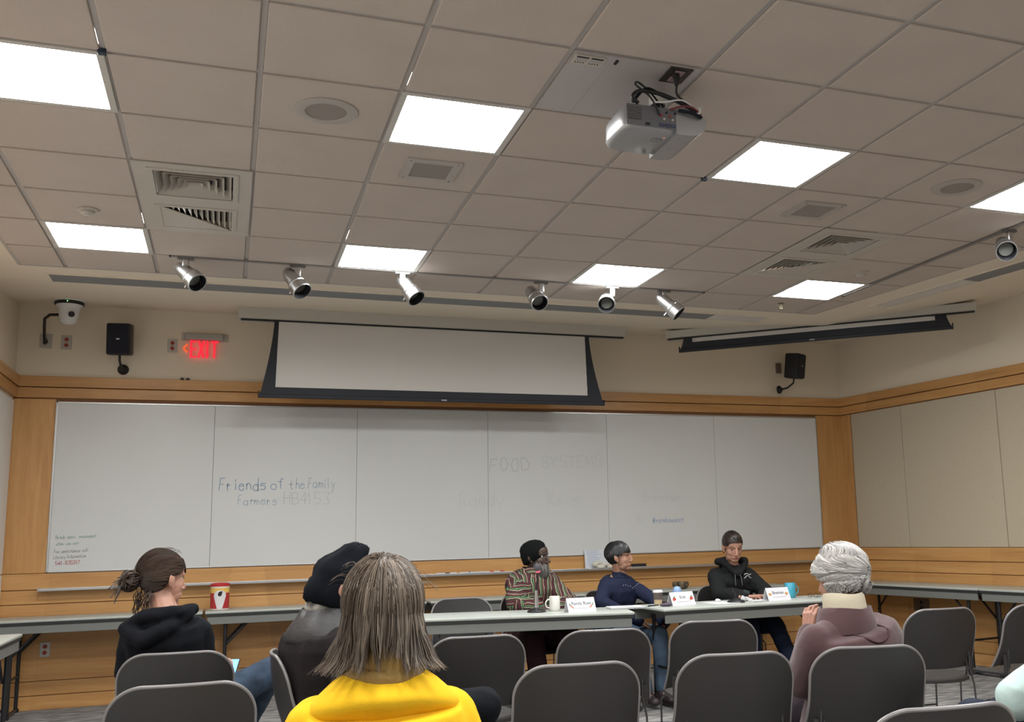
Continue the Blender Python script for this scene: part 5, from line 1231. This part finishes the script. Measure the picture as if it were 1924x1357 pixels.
# front lock sweeping over the temple
def flow_front(p, k, st, pts):
    q_ = p + V((0, .010 if k < 4 else -.006, -.004 if k < 4 else -.010)); return proj_scalp(q_, 1.12) if k < 9 else None
child(strands(M, [scalp((x_, .8, .75 + .0 * x_), 1.08) for x_ in [(-.5 + i / 70) for i in range(70)]], flow_front, 9, .01, .0028), 'front_lock', H_brown)
ph = empty('smartphone', (1.185, 1.955, .715), radians(-20), 'smartphone with a lit blue screen in the hand of the woman in black', 'phone')
Mp = Matrix.Rotation(radians(-52), 4, 'X') @ Matrix.Rotation(radians(14), 4, 'Y')
Mp = Matrix.Rotation(radians(48), 4, 'X')
MB().bbox((-.038, -.078, -.004), (.038, .078, .004), .004, Mp).build('case', M_black, ph, smooth=True)
MB().bbox((-.034, -.073, .0035), (.034, .073, .0048), .0008, Mp).build('screen', mat('phone_screen', (.1, .25, .6), .2, emit=(.16, .36, .95), es=.9), ph)

# ------------------------------------------------ 2 person in black beanie, seated facing right
sp = dict(az=72, s=1.02, g=1.04, sw=.175, P=(1.62, 1.10, .575), N=(1.565, 1.065, 1.03), H=(1.632, 1.055, 1.160), hrot=(78, 14, 4), hs=1.12, skin=SK1, lip=LIP1, brow=BR1,
    arms={-1: ((1.53, 1.36, .80), (1.78, 1.38, .66)), 1: ((1.66, .84, .79), (1.90, .90, .68), (1, .1, -.1), (0, .2, -1), .4, 1)},
    legs={-1: ((2.06, 1.36, .58), (2.08, 1.36, .10), (1, .2, 0)), 1: ((2.26, .89, .622), (2.20, 1.15, .28), (1, .2, -.4))}, round=.035,
    top=dict(name='jacket', mat=F_brown, infl=.036, fold=.010, freq=7, seed=7, t1=.95, aniso=(1, 1, .6)), pants=dict(mat=F_trb, infl=.022), shoe=M_black)
ob, M, child, sh = person('beanie', 'person in a slouchy black beanie and dark brown jacket, sitting sideways', (1.62, 1.10, 0), sp)
N = V(sp['N']); f, r = fr(72)
def ringset(c, rows, f, r, n=36, wob=.004, up=V((0, 0, 1))):
    m_ = MB(); rings = []
    for k, (dz, rx, ry, yo) in enumerate(rows): rings.append([V(c) + up * dz + r * (rx * cos(a)) + f * (ry * sin(a) + yo) + up * (wob * sin(3 * a + k)) for a in [2 * pi * i / n for i in range(n)]])
    return m_.loft(rings, caps=False)
child(ringset(N, [(.0, .105, .100, .0), (.035, .094, .088, .005), (.04, .100, .094, .005), (.0, .125, .112, -.004), (-.045, .165, .138, -.012), (-.085, .178, .150, -.014), (-.105, .172, .146, -.012), (-.11, .15, .12, -.01)], f, r), 'jacket_collar', mat('collar_leather', (.022, .018, .018), .5, bump=.2, bscale=60), fix=True)
child(ringset(N, [(.02, .07, .075, .005), (.03, .085, .085, .005), (.055, .086, .086, .008), (.075, .078, .080, .010), (.085, .070, .074, .012)], f, r, wob=.006), 'scarf', mat('scarf_plaid', (.55, .50, .42), .9, scale=16, col2=(.03, .035, .04, 1)), fix=True)
def beanie(M, rows, mt, tw=0, n=48, fold_=.004, seed=1, rib=0, cuff=None):
    m_ = MB(); rings = []
    for (cx, cy, z, rx, ry) in rows:
        ring = []
        for i in range(n):
            a = 2 * pi * i / n; p = V((cx + rx * cos(a), cy + ry * sin(a), z)); w_ = noise.noise(V((cos(a) * 1.6 + seed, sin(a) * 1.6, z * 16))) * fold_ * 2 + rib * (1 if i % 2 else -1)
            d = V((cos(a), sin(a), 0)); ring.append(M @ (p + d * w_ + V((0, 0, noise.noise(V((cos(a) * 2, sin(a) * 2 + seed, z * 9))) * fold_))))
        rings.append(ring)
    m_.loft(rings, caps=True); return m_
rows = [(0, -.034, -.078, .066, .070), (0, -.034, -.066, .078, .083), (0, -.030, -.03, .086, .094), (0, -.024, .010, .089, .099), (0, -.021, .018, .085, .095), (0, -.018, .05, .086, .096), (0, -.010, .08, .081, .089), (0, .0, .105, .070, .078), (0, .014, .126, .060, .067), (0, .026, .150, .056, .058), (0, .032, .168, .048, .050), (0, .034, .178, .030, .032), (0, .034, .181, .008, .008)]
child(beanie(M, rows, None, fold_=.008, seed=3), 'beanie', mat('beanie_black', (.004, .005, .008), .95, bump=.4, bscale=300))
child(strands(M, [V((x_, -.088 + abs(x_) * .5, -.05)) for x_ in [-.05 + .1 * i / 40 for i in range(41)]], lambda p, k, st, pts: p + V((0, .001, -.008)) if k < 3 else None, 4, .01, .002), 'hair', H_grey)

# ------------------------------------------------ 3 woman in yellow, from behind
sp = dict(az=2, s=1.0, g=1.0, sw=.155, drop=.085, P=(1.53, -.98, .55), N=(1.522, -1.075, 1.025), H=(1.518, -1.045, 1.185), hrot=(-2, 3, 1), hs=1.05, skin=SK1, lip=LIP1, brow=BR1, round=.03,
    arms={-1: ((1.27, -.98, .74), (1.34, -.72, .66), (.3, .9, 0), (0, 0, -1), .4, -1), 1: ((1.765, -1.02, .74), (1.70, -.74, .66), (-.3, .9, 0), (0, 0, -1), .4, 1)},
    legs={-1: ((1.40, -.52, .56), (1.40, -.50, .10), (0, 1, 0)), 1: ((1.66, -.52, .56), (1.66, -.50, .10), (0, 1, 0))},
    top=dict(name='sweater', mat=F_yellow, infl=.026, fold=.006, freq=7, seed=12, t1=.94, trap=.012, vox=.007), pants=dict(mat=F_trb), shoe=M_black)
ob, M, child, sh = person('yellow', 'woman in a yellow sweater with long ash-brown hair, back to the viewer', (1.53, -1.0, 0), sp)
N = V(sp['N']); f, r = fr(2)
# flat hood-like collar spreading over the shoulders
m_ = MB(); rings = []
for k, (rr_, dz, dy) in enumerate(((.080, .020, .0), (.100, .012, -.002), (.125, -.002, -.006), (.150, -.018, -.010), (.170, -.034, -.012), (.180, -.050, -.010), (.176, -.066, -.002), (.15, -.10, .02))):
    ring = []
    for i in range(64):
        a = 2 * pi * i / 64; x_ = rr_ * 1.02 * cos(a); y_ = rr_ * (.60 if sin(a) < 0 else .75) * sin(a) + dy; z_ = dz - .30 * max(0, abs(x_) - .07) ** 1.25 + .004 * noise.noise(V((a * 3, k * .8, 0)))
        ring.append(N + r * x_ + f * y_ + V((0, 0, z_ + .012)))
    rings.append(ring)
m_.loft(rings, caps=False); child(m_, 'sweater_collar', F_yellow, fix=True)
rg = [(-.02, .085, .080, 0), (.0, .098, .090, 0), (.018, .101, .092, .002), (.03, .090, .084, .004), (.038, .096, .088, .004), (.055, .097, .088, .006), (.072, .086, .080, .008), (.078, .076, .072, .01)]
child(ringset(N + V((0, 0, .005)), rg, f, r, n=60, wob=.006), 'scarf', F_mustard, fix=True)
kp3 = lambda p: p.z > -.062 if p.y < .03 else p.z > .05
child(cap_mesh(M, kp3, 1.14), 'hair_base', mat('hair_base_ash', (.10, .07, .05), .6))
crown = V((-.004, -.045, .118))
def flow3(p, k, st, pts):
    if 'a' not in st: d = p - crown; st['a'] = math.atan2(d.y, d.x) + .0; st['w'] = noise.noise(V((st['a'] * 5, 0, 3))) ; st['l'] = .0; st['r'] = rnd.uniform(-1, 1); st['len'] = rnd.uniform(.075, .128) + .02 * st['w'] - (.03 if abs(cos(st['a'])) < .35 and sin(st['a']) < 0 else 0); st['j'] = rnd.uniform(0, 6); rc_ = random.Random(int(st['a'] * 7 + 100)); st['c'] = V((rc_.uniform(-1, 1), rc_.uniform(-1, 1), 0)) * .0016; st['ca'] = (int(st['a'] * 7 + 100) - 100 + .5) / 7
    if p.z > .0:
        d = p - crown; d.z = 0
        if d.length < 1e-3: d = V((cos(st['a']), sin(st['a']), 0))
        d = d.normalized() * .012 + V((0, 0, -.014 if k > 2 else -.003)); q_ = p + d; q_ += V((noise.noise(V((st['a'] * 7, k * .4, 1))), noise.noise(V((st['a'] * 7, k * .4, 5))), 0)) * .0022
        return proj_scalp(q_, 1.20 + .045 * st['r'] + .05 * noise.noise(V((st['a'] * 9, 1, 0))))
    t = -p.z
    if t > st['len']: return None
    ax_ = V((p.x, p.y + .015, 0)); n_2 = ax_.normalized() if ax_.length > 0 else V((1, 0, 0))
    sway = V((noise.noise(V((st['a'] * 6, t * 14, 2))), noise.noise(V((st['a'] * 6, t * 14, 8))), 0)) * .0045
    flare = (.0014 + (.0016 if t > .045 else 0) + (.0045 if t > .09 else 0)) * (1 if abs(n_2.x) > .45 else .15)
    an_ = math.atan2(p.y + .045, p.x); sway = sway * (.5 + min(1, t / .05)) + (st['c'] + V((-sin(an_), cos(an_), 0)) * (max(-.6, min(.6, st['ca'] - an_)) * .010 if abs(st['ca'] - an_) < 1 else 0)) * min(1, t / .06)
    return p + V((0, 0, -.0135 + (.006 if t > .10 and abs(n_2.x) > .5 else 0))) + n_2 * flare + sway + n_2 * .0009 * st['r']
def kp3b(p): return p.z > .055 and not (p.y > .045 and p.z < .07)
st3 = rand_dirs(4800, kp3b, k=1.12, seed=8)
child(strands(M, st3, flow3, 34, .013, .0013, .25, 3), 'hair', H_ash)
st3b = [crown + V((cos(a) * .02, sin(a) * .02, -.0)) for a in [2 * pi * i / 800 for i in range(800)] if not (sin(a) > .5)]
child(strands(M, st3b, flow3, 36, .013, .0014, .25, 3), 'hair_locks', H_ash)
m_ = MB(); rr = random.Random(9)
for k in range(60):
    a = rr.uniform(0, 2 * pi); c = scalp((cos(a) * .8, sin(a) * .8, rr.uniform(.2, 1)), 1.14); d = (c - CC).normalized() * .004 + V((cos(a + 1), sin(a + 1), 0)) * .005; m_.tube([M @ (c + d * t + V((0, 0, .0035 * t - .0009 * t * t))) for t in range(8)], .0005, 3)
child(m_, 'flyaway_hair', H_ash)

# ------------------------------------------------ 4 bearded man, patterned jacket
sp = dict(az=184, s=1.0, g=1.08, sw=.150, drop=.12, P=(3.60, 4.62, .565), N=(3.585, 4.50, 1.09), H=(3.600, 4.455, 1.195), hrot=(136, 2, 0), hs=1.12, skin=SK2, lip=LIP2, brow=BR0, nose=1.4, thin=.92, shf=.02,
    arms={-1: ((3.845, 4.32, .80), (3.66, 4.12, .80), (-1, -.25, 0), (0, 0, -1), .5, -1), 1: ((3.385, 4.36, .82), (3.52, 4.14, .80), (1, -.3, 0), (0, 0, -1), .5, 1)},
    legs={-1: ((3.76, 4.10, .575), (3.70, 4.06, .10), (.1, -1, 0)), 1: ((3.46, 4.10, .575), (3.50, 4.02, .10), (-.1, -1, 0))},
    top=dict(name='jacket', mat=F_stripe, infl=.040, fold=.009, freq=8, seed=21, t1=.97, trap=.012), pants=dict(mat=F_maroon, infl=.03), shoe=M_black)
ob, M, child, sh = person('bearded', 'bearded man in a black knit cap and striped patterned jacket at the panel table', (3.60, 4.6, 0), sp)
rows = [(0, -.016, .020, .078, .098), (0, -.014, .016, .085, .105), (0, -.012, .045, .0875, .108), (0, -.012, .052, .083, .104), (0, -.014, .08, .082, .100), (0, -.016, .105, .066, .082), (0, -.018, .122, .042, .052), (0, -.018, .130, .012, .014)]
rows = [(0, -.024, -.035, .070, .080), (0, -.022, -.028, .080, .094)] + rows[1:]
N4 = V(sp['N']); f4, r4 = fr(184)
child(ringset(N4, [(-.10, .17, .12, 0), (-.04, .135, .115, 0), (.0, .10, .10, .0), (.02, .088, .090, .0), (.015, .080, .082, .0)], f4, r4, wob=.006), 'jacket_collar', F_stripe, fix=True)
child(beanie(M @ Matrix.Rotation(radians(20), 4, 'X'), rows, None, fold_=.002, rib=.0008, n=72), 'knit_cap', mat('cap_black', (.004, .005, .005), .95, bump=.4, bscale=300))
m_ = MB(); m_.box((-.012, .104, .040), (.012, .106, .048)); Mx = M @ Matrix.Rotation(radians(20), 4, 'X'); m_.v = [tuple(Mx @ V(p)) for p in m_.v]; child(m_, 'cap_logo', mat('logo_grey', (.35, .35, .35), .6))
bs = []; rr = random.Random(31)
while len(bs) < 3200:
    p = V((rr.uniform(-.07, .07), rr.uniform(.0, .10), rr.uniform(-.115, -.035)))
    if p.z > -.055 and abs(p.x) < .05 and not (abs(p.x) < .034 and p.z < -.046): continue
    if abs(p.x) < .014 and -.074 < p.z < -.066: continue
    q_ = V((p.x / .062, (p.y - .028) / .066, (p.z + .03) / .088))
    if .8 < q_.length < 1.02: bs.append(p)
child(strands(M, bs, lambda p, k, st, pts: p + V((-p.x * .03, .0035 if p.z > -.1 else -.001, -.0105)) + V((rr.uniform(-1, 1), rr.uniform(-1, 1), 0)) * .0018 if k < (8 if abs(pts[0].x) < .045 else 6) else None, 10, .01, .0021), 'beard', H_grey)

# ------------------------------------------------ 5 woman in navy
sp = dict(az=158, s=.98, g=.98, sw=.145, P=(4.32, 4.56, .555), N=(4.345, 4.46, 1.022), H=(4.335, 4.425, 1.172), hrot=(122, -2, 0), hs=1.08, skin=SK3, lip=LIP1, brow=BR0, nose=.6, eyes='closed', lash=BR0,
    arms={-1: ((4.60, 4.30, .80), (4.60, 4.14, .60), (-.1, -.5, -.6), (-.5, 0, -.3), .5, -1), 1: ((4.10, 4.28, .81), (4.42, 4.15, .63), (.6, -.3, -.4), (0, 0, -1), .5, 1)},
    legs={-1: ((4.53, 4.05, .54), (4.50, 3.98, .10), (.1, -1, 0)), 1: ((4.28, 4.02, .56), (4.36, 3.95, .10), (0, -1, 0))},
    top=dict(name='sweater', mat=F_navy, infl=.018, fold=.005, freq=9, seed=31, t1=.98), pants=dict(mat=mat('denim_light', (.07, .105, .155), .85, var=.2, scale=12), name='jeans'), shoe=mat('boots_dark', (.02, .02, .03), .5, scale=22, col2=(.05, .03, .03, 1)))
ob, M, child, sh = person('navy', 'woman in a navy sweater with short black hair, looking to the right', (4.32, 4.55, 0), sp)
N = V(sp['N']); f, r = fr(158)
child(ringset(N, [(-.03, .085, .075, .0), (.0, .068, .066, .002), (.030, .060, .060, .004), (.034, .056, .056, .004)], f, r, wob=.002), 'collar', F_navy, fix=True)
m_ = MB(); rr = random.Random(6)
for k in range(9): m_.ell(N + f * (.128 + .012 * (1 - abs(k - 4) / 4)) + r * (-.12 + .024 * k) + V((0, 0, -.105 + .02 * abs(k - 4) / 4 + rr.uniform(-.008, .008))), (.0035, .0035, .0035), n=8, m=6)
child(m_, 'beads', mat('beads_silver', (.6, .6, .6), .3, .5))
kp5 = lambda p: (p.z > .046 if p.y > .055 else (p.z > .000 + max(0, p.y) * .8 - (.0 if p.y > -.02 else .075)))
child(cap_mesh(M, kp5, 1.08, V((.079, .100, .092))), 'hair_base', H_black)
def flow5(p, k, st, pts):
    if k > 7: return None
    d = p - V((0, -.03, .12)); q_ = p + V((d.x, d.y * .9, -abs(.02) - (.03 if k > 2 else 0))).normalized() * .012
    if not (q_.z > .026 if q_.y > .05 else q_.z > -.075): return None
    return proj_scalp(q_, 1.11 + .03 * noise.noise(p * 25))
child(strands(M, rand_dirs(2400, kp5, k=1.09, seed=14), flow5, 8, .012, .0016), 'hair', H_black)

# ------------------------------------------------ 6 woman in charcoal hoodie
sp = dict(az=190, s=1.0, g=1.0, sw=.145, P=(5.43, 4.52, .565), N=(5.412, 4.40, 1.075), H=(5.392, 4.335, 1.232), hrot=(188, 20, 2), hs=1.08, skin=SK1, lip=LIP1, brow=BR1, eyes='closed', lash=BR0, thin=.98, jaw=1.15,
    arms={-1: ((5.65, 4.22, .82), (5.52, 4.05, .81), (-1, -.2, 0), (0, 0, -1), .5, -1), 1: ((5.195, 4.24, .82), (5.34, 4.04, .81), (1, -.2, 0), (0, 0, -1), .5, 1)},
    legs={-1: ((5.62, 4.05, .56), (5.66, 3.75, .10), (.2, -1, 0)), 1: ((5.36, 4.02, .56), (5.36, 3.95, .10), (0, -1, 0))},
    top=dict(name='hoodie', mat=F_char, infl=.030, fold=.009, freq=8, seed=41, t1=.95, extra=[((5.31, 4.36, 1.10), (5.29, 4.43, 1.10), .034, .036), ((5.51, 4.34, 1.10), (5.53, 4.42, 1.10), .034, .036), ((5.29, 4.43, 1.10), (5.41, 4.48, 1.11), .036, .036), ((5.53, 4.42, 1.10), (5.41, 4.48, 1.11), .036, .036), ((5.31, 4.35, 1.08), (5.39, 4.28, .99), .030, .03), ((5.51, 4.33, 1.08), (5.42, 4.28, .99), .030, .03), ((5.34, 4.36, 1.03), (5.46, 4.35, 1.03), .05, .05)]), pants=dict(mat=F_navyt, infl=.02), shoe=M_black)
ob, M, child, sh = person('charcoal', 'woman in a charcoal hoodie with pulled-back dark hair, looking down', (5.43, 4.5, 0), sp)
kp6 = hairline(.058, .008, -.07)
child(cap_mesh(M, kp6, 1.055), 'hair_base', H_dark)
bun6 = V((0, -.105, .0))
def flow6(p, k, st, pts):
    if (p - bun6).length < .03: return None
    return proj_scalp(p + (bun6 - p).normalized() * .013, 1.075)
child(strands(M, rand_dirs(1400, kp6, k=1.06, seed=24), flow6, 20, .012, .0015), 'hair', H_dark)
m_ = MB()
for s_ in (-1, 1): m_.ell(M @ V((s_ * .074, .001, -.050)), (.006, .006, .007), n=10, m=8)
child(m_, 'earrings', mat('earring_dark', (.03, .02, .02), .3, .5))
m_ = MB(); f, r = fr(190); N = V(sp['N'])      # chest print: two short curved pale lines
for j in range(2):
    m_.tube([N + f * .172 + r * (-.115 + .008 * k) + V((0, 0, -.085 - .030 * j - .006 * sin(k * .9 + j) - (.0008 * (k - 4) ** 2 - .012 if j else 0))) for k in range(9)], .0035, 5)
child(m_, 'chest_print', mat('print_pale', (.35, .36, .35), .7))
m_ = MB()
for s_ in (-1, 1): m_.tube([N + f * .135 + r * s_ * .02 + V((0, 0, -.075)), N + f * .165 + r * s_ * .028 + V((0, 0, -.12)), N + f * .175 + r * s_ * .03 + V((0, 0, -.18))], .003, 6)
child(m_, 'drawstring', mat('cord_grey', (.12, .12, .12), .8))

# ------------------------------------------------ 7 white-haired person in mauve fleece
sp = dict(az=-16, s=1.0, g=1.22, sw=.200, P=(3.78, .26, .55), N=(3.715, .185, .995), H=(3.730, .235, 1.145), hrot=(-14, 8, 3), hs=1.10, skin=SK1, lip=LIP1, brow=BRG, round=.03,
    arms={-1: ((3.530, .27, .71), (3.675, .43, .90), (.15, .0, .9), (.6, .3, 0), .9, -1), 1: ((3.97, .20, .72), (3.86, .52, .68), (-.5, .8, 0), (0, 0, -1), .4, 1)},
    legs={-1: ((3.50, .70, .56), (3.50, .74, .10), (-.2, 1, 0)), 1: ((3.78, .76, .56), (3.76, .80, .10), (-.2, 1, 0))},
    top=dict(name='fleece', mat=F_mauve, infl=.034, fold=.006, freq=6, seed=51, t1=.93, trap=.018, vox=.008, sm=12), pants=dict(mat=mat('trousers_plum', (.03, .022, .028), .9)), shoe=M_black)
ob, M, child, sh = person('whitehair', 'white-haired person in a mauve fleece over a cream turtleneck, back to the viewer', (3.72, .25, 0), sp)
N = V(sp['N']); f, r = fr(-16)
child(ringset(N, [(-.075, .150, .120, .0), (-.03, .142, .122, -.004), (.01, .126, .112, 0), (.030, .120, .108, .0), (.030, .112, .100, .0), (.0, .108, .098, 0)], f, r, wob=.004), 'fleece_collar', F_mauve, fix=True)
child(ringset(N, [(.0, .105, .094, 0), (.03, .100, .092, .002), (.055, .098, .090, .004), (.080, .094, .088, .006), (.092, .086, .080, .008), (.088, .078, .074, .008), (.06, .078, .074, .008)], f, r, wob=.003), 'turtleneck', F_cream, fix=True)
# stitched half-round yoke seam on the back
m_ = MB(); pts = []
from mathutils.bvhtree import BVHTree
fle = [c for c in ob.children if c.name.startswith('fleece') and 'collar' not in c.name][0]; base = V((3.72, .25, 0))
bv = BVHTree.FromPolygons([v.co + base for v in fle.data.vertices], [tuple(p.vertices) for p in fle.data.polygons])
def seam(pairs, rad=.0042):
    out = []
    for (a, b) in pairs:
        o0 = N + r * a + V((0, 0, b)) - f * .5; h = bv.ray_cast(o0, f)
        if h[0] is not None: out.append(h[0] - f * .004)
    if len(out) > 2: m_.tube(out, rad, 6)
seam([(.088 * cos(a), -.035 - .075 * sin(a)) for a in [pi * k / 24 for k in range(25)]])
for s_ in (): seam([(s_ * (.095 + .010 * k), -.03 - .0012 * k * k - .004 * k) for k in range(3, 10)])
child(m_, 'back_seam', mat('seam_mauve', (.075, .038, .042), .9))
kp7 = lambda p: p.z > (-.06 if p.y < .0 else -.01 + max(0, p.y - .03) * 1.2)
R7 = V((.090, .104, .100))
child(cap_mesh(M, kp7, 1.05, R7), 'hair_base', mat('hair_base_white', (.50, .48, .46), .7))
def flow7(p, k, st, pts):
    if 'a' not in st: st['a'] = rnd.uniform(-1, 1); st['ph'] = noise.noise(p * 11) * 6
    if k > 13: return None
    d = p - V((.03, .01, .14)); d.z = -.03; w_ = .95 * sin(p.z * 55 + p.x * 22 + st['ph'])
    t_ = d.normalized() + V((-d.y, d.x, 0)).normalized() * (w_ * .9); lift = 1.12 + .07 * noise.noise(p * 16 + V((3, 0, 0))) + .05 * sin(p.z * 60 + p.x * 26 + st['ph']) + .02 * st['a']
    q_ = p + t_.normalized() * .0115
    if q_.z < -.085: return None
    return proj_scalp(q_, lift + .02 + (.16 if q_.z < -.03 and abs(q_.x) > .05 else 0), R7)
child(strands(M, rand_dirs(3400, kp7, R7, 1.08, seed=34), flow7, 15, .012, .0016, .3, 3), 'hair', H_white)

# ------------------------------------------------ 8 person in mint green at the right edge
sp = dict(az=-30, s=1.0, g=1.05, sw=.175, P=(4.30, -.62, .55), N=(4.24, -.60, 1.00), H=(4.24, -.56, 1.16), hrot=(-25, 4, 0), skin=SK1, lip=LIP1, brow=BR1,
    arms={-1: ((3.985, -.50, .71), (4.16, -.34, .64), (.2, .9, 0), (0, 0, -1), .4, -1), 1: ((4.48, -.62, .74), (4.38, -.36, .66), (-.4, .9, 0), (0, 0, -1), .4, 1)},
    legs={-1: ((4.06, -.17, .585), (3.98, -.12, .10), (-.4, 1, 0)), 1: ((4.26, -.12, .57), (4.24, -.08, .10), (-.3, 1, 0))},
    top=dict(name='jacket', mat=F_mint, infl=.034, fold=.010, freq=6, seed=61, t1=.95), pants=dict(mat=mat('denim_dark', (.022, .026, .040), .85, var=.3, scale=14), name='jeans', infl=.02), shoe=M_black)
ob, M, child, sh = person('mint', 'person in a pale mint-green jacket and dark jeans, cut by the right edge', (4.2, -.6, 0), sp)
N = V(sp['N']); f, r = fr(-30)
child(ringset(N, [(-.04, .12, .10, 0), (.0, .09, .085, 0), (.04, .085, .08, 0), (.045, .078, .075, 0)], f, r), 'scarf', mat('scarf_purple', (.10, .04, .20), .9), fix=True)
child(cap_mesh(M, hairline(), 1.07), 'hair_base', H_brown)
child(strands(M, rand_dirs(600, hairline(), k=1.08, seed=44), lambda p, k, st, pts: proj_scalp(p + V((p.x, p.y + .02, -.05)).normalized() * .012, 1.09) if k < 7 and p.z > -.07 else None, 8, .012, .0025), 'hair', H_brown)
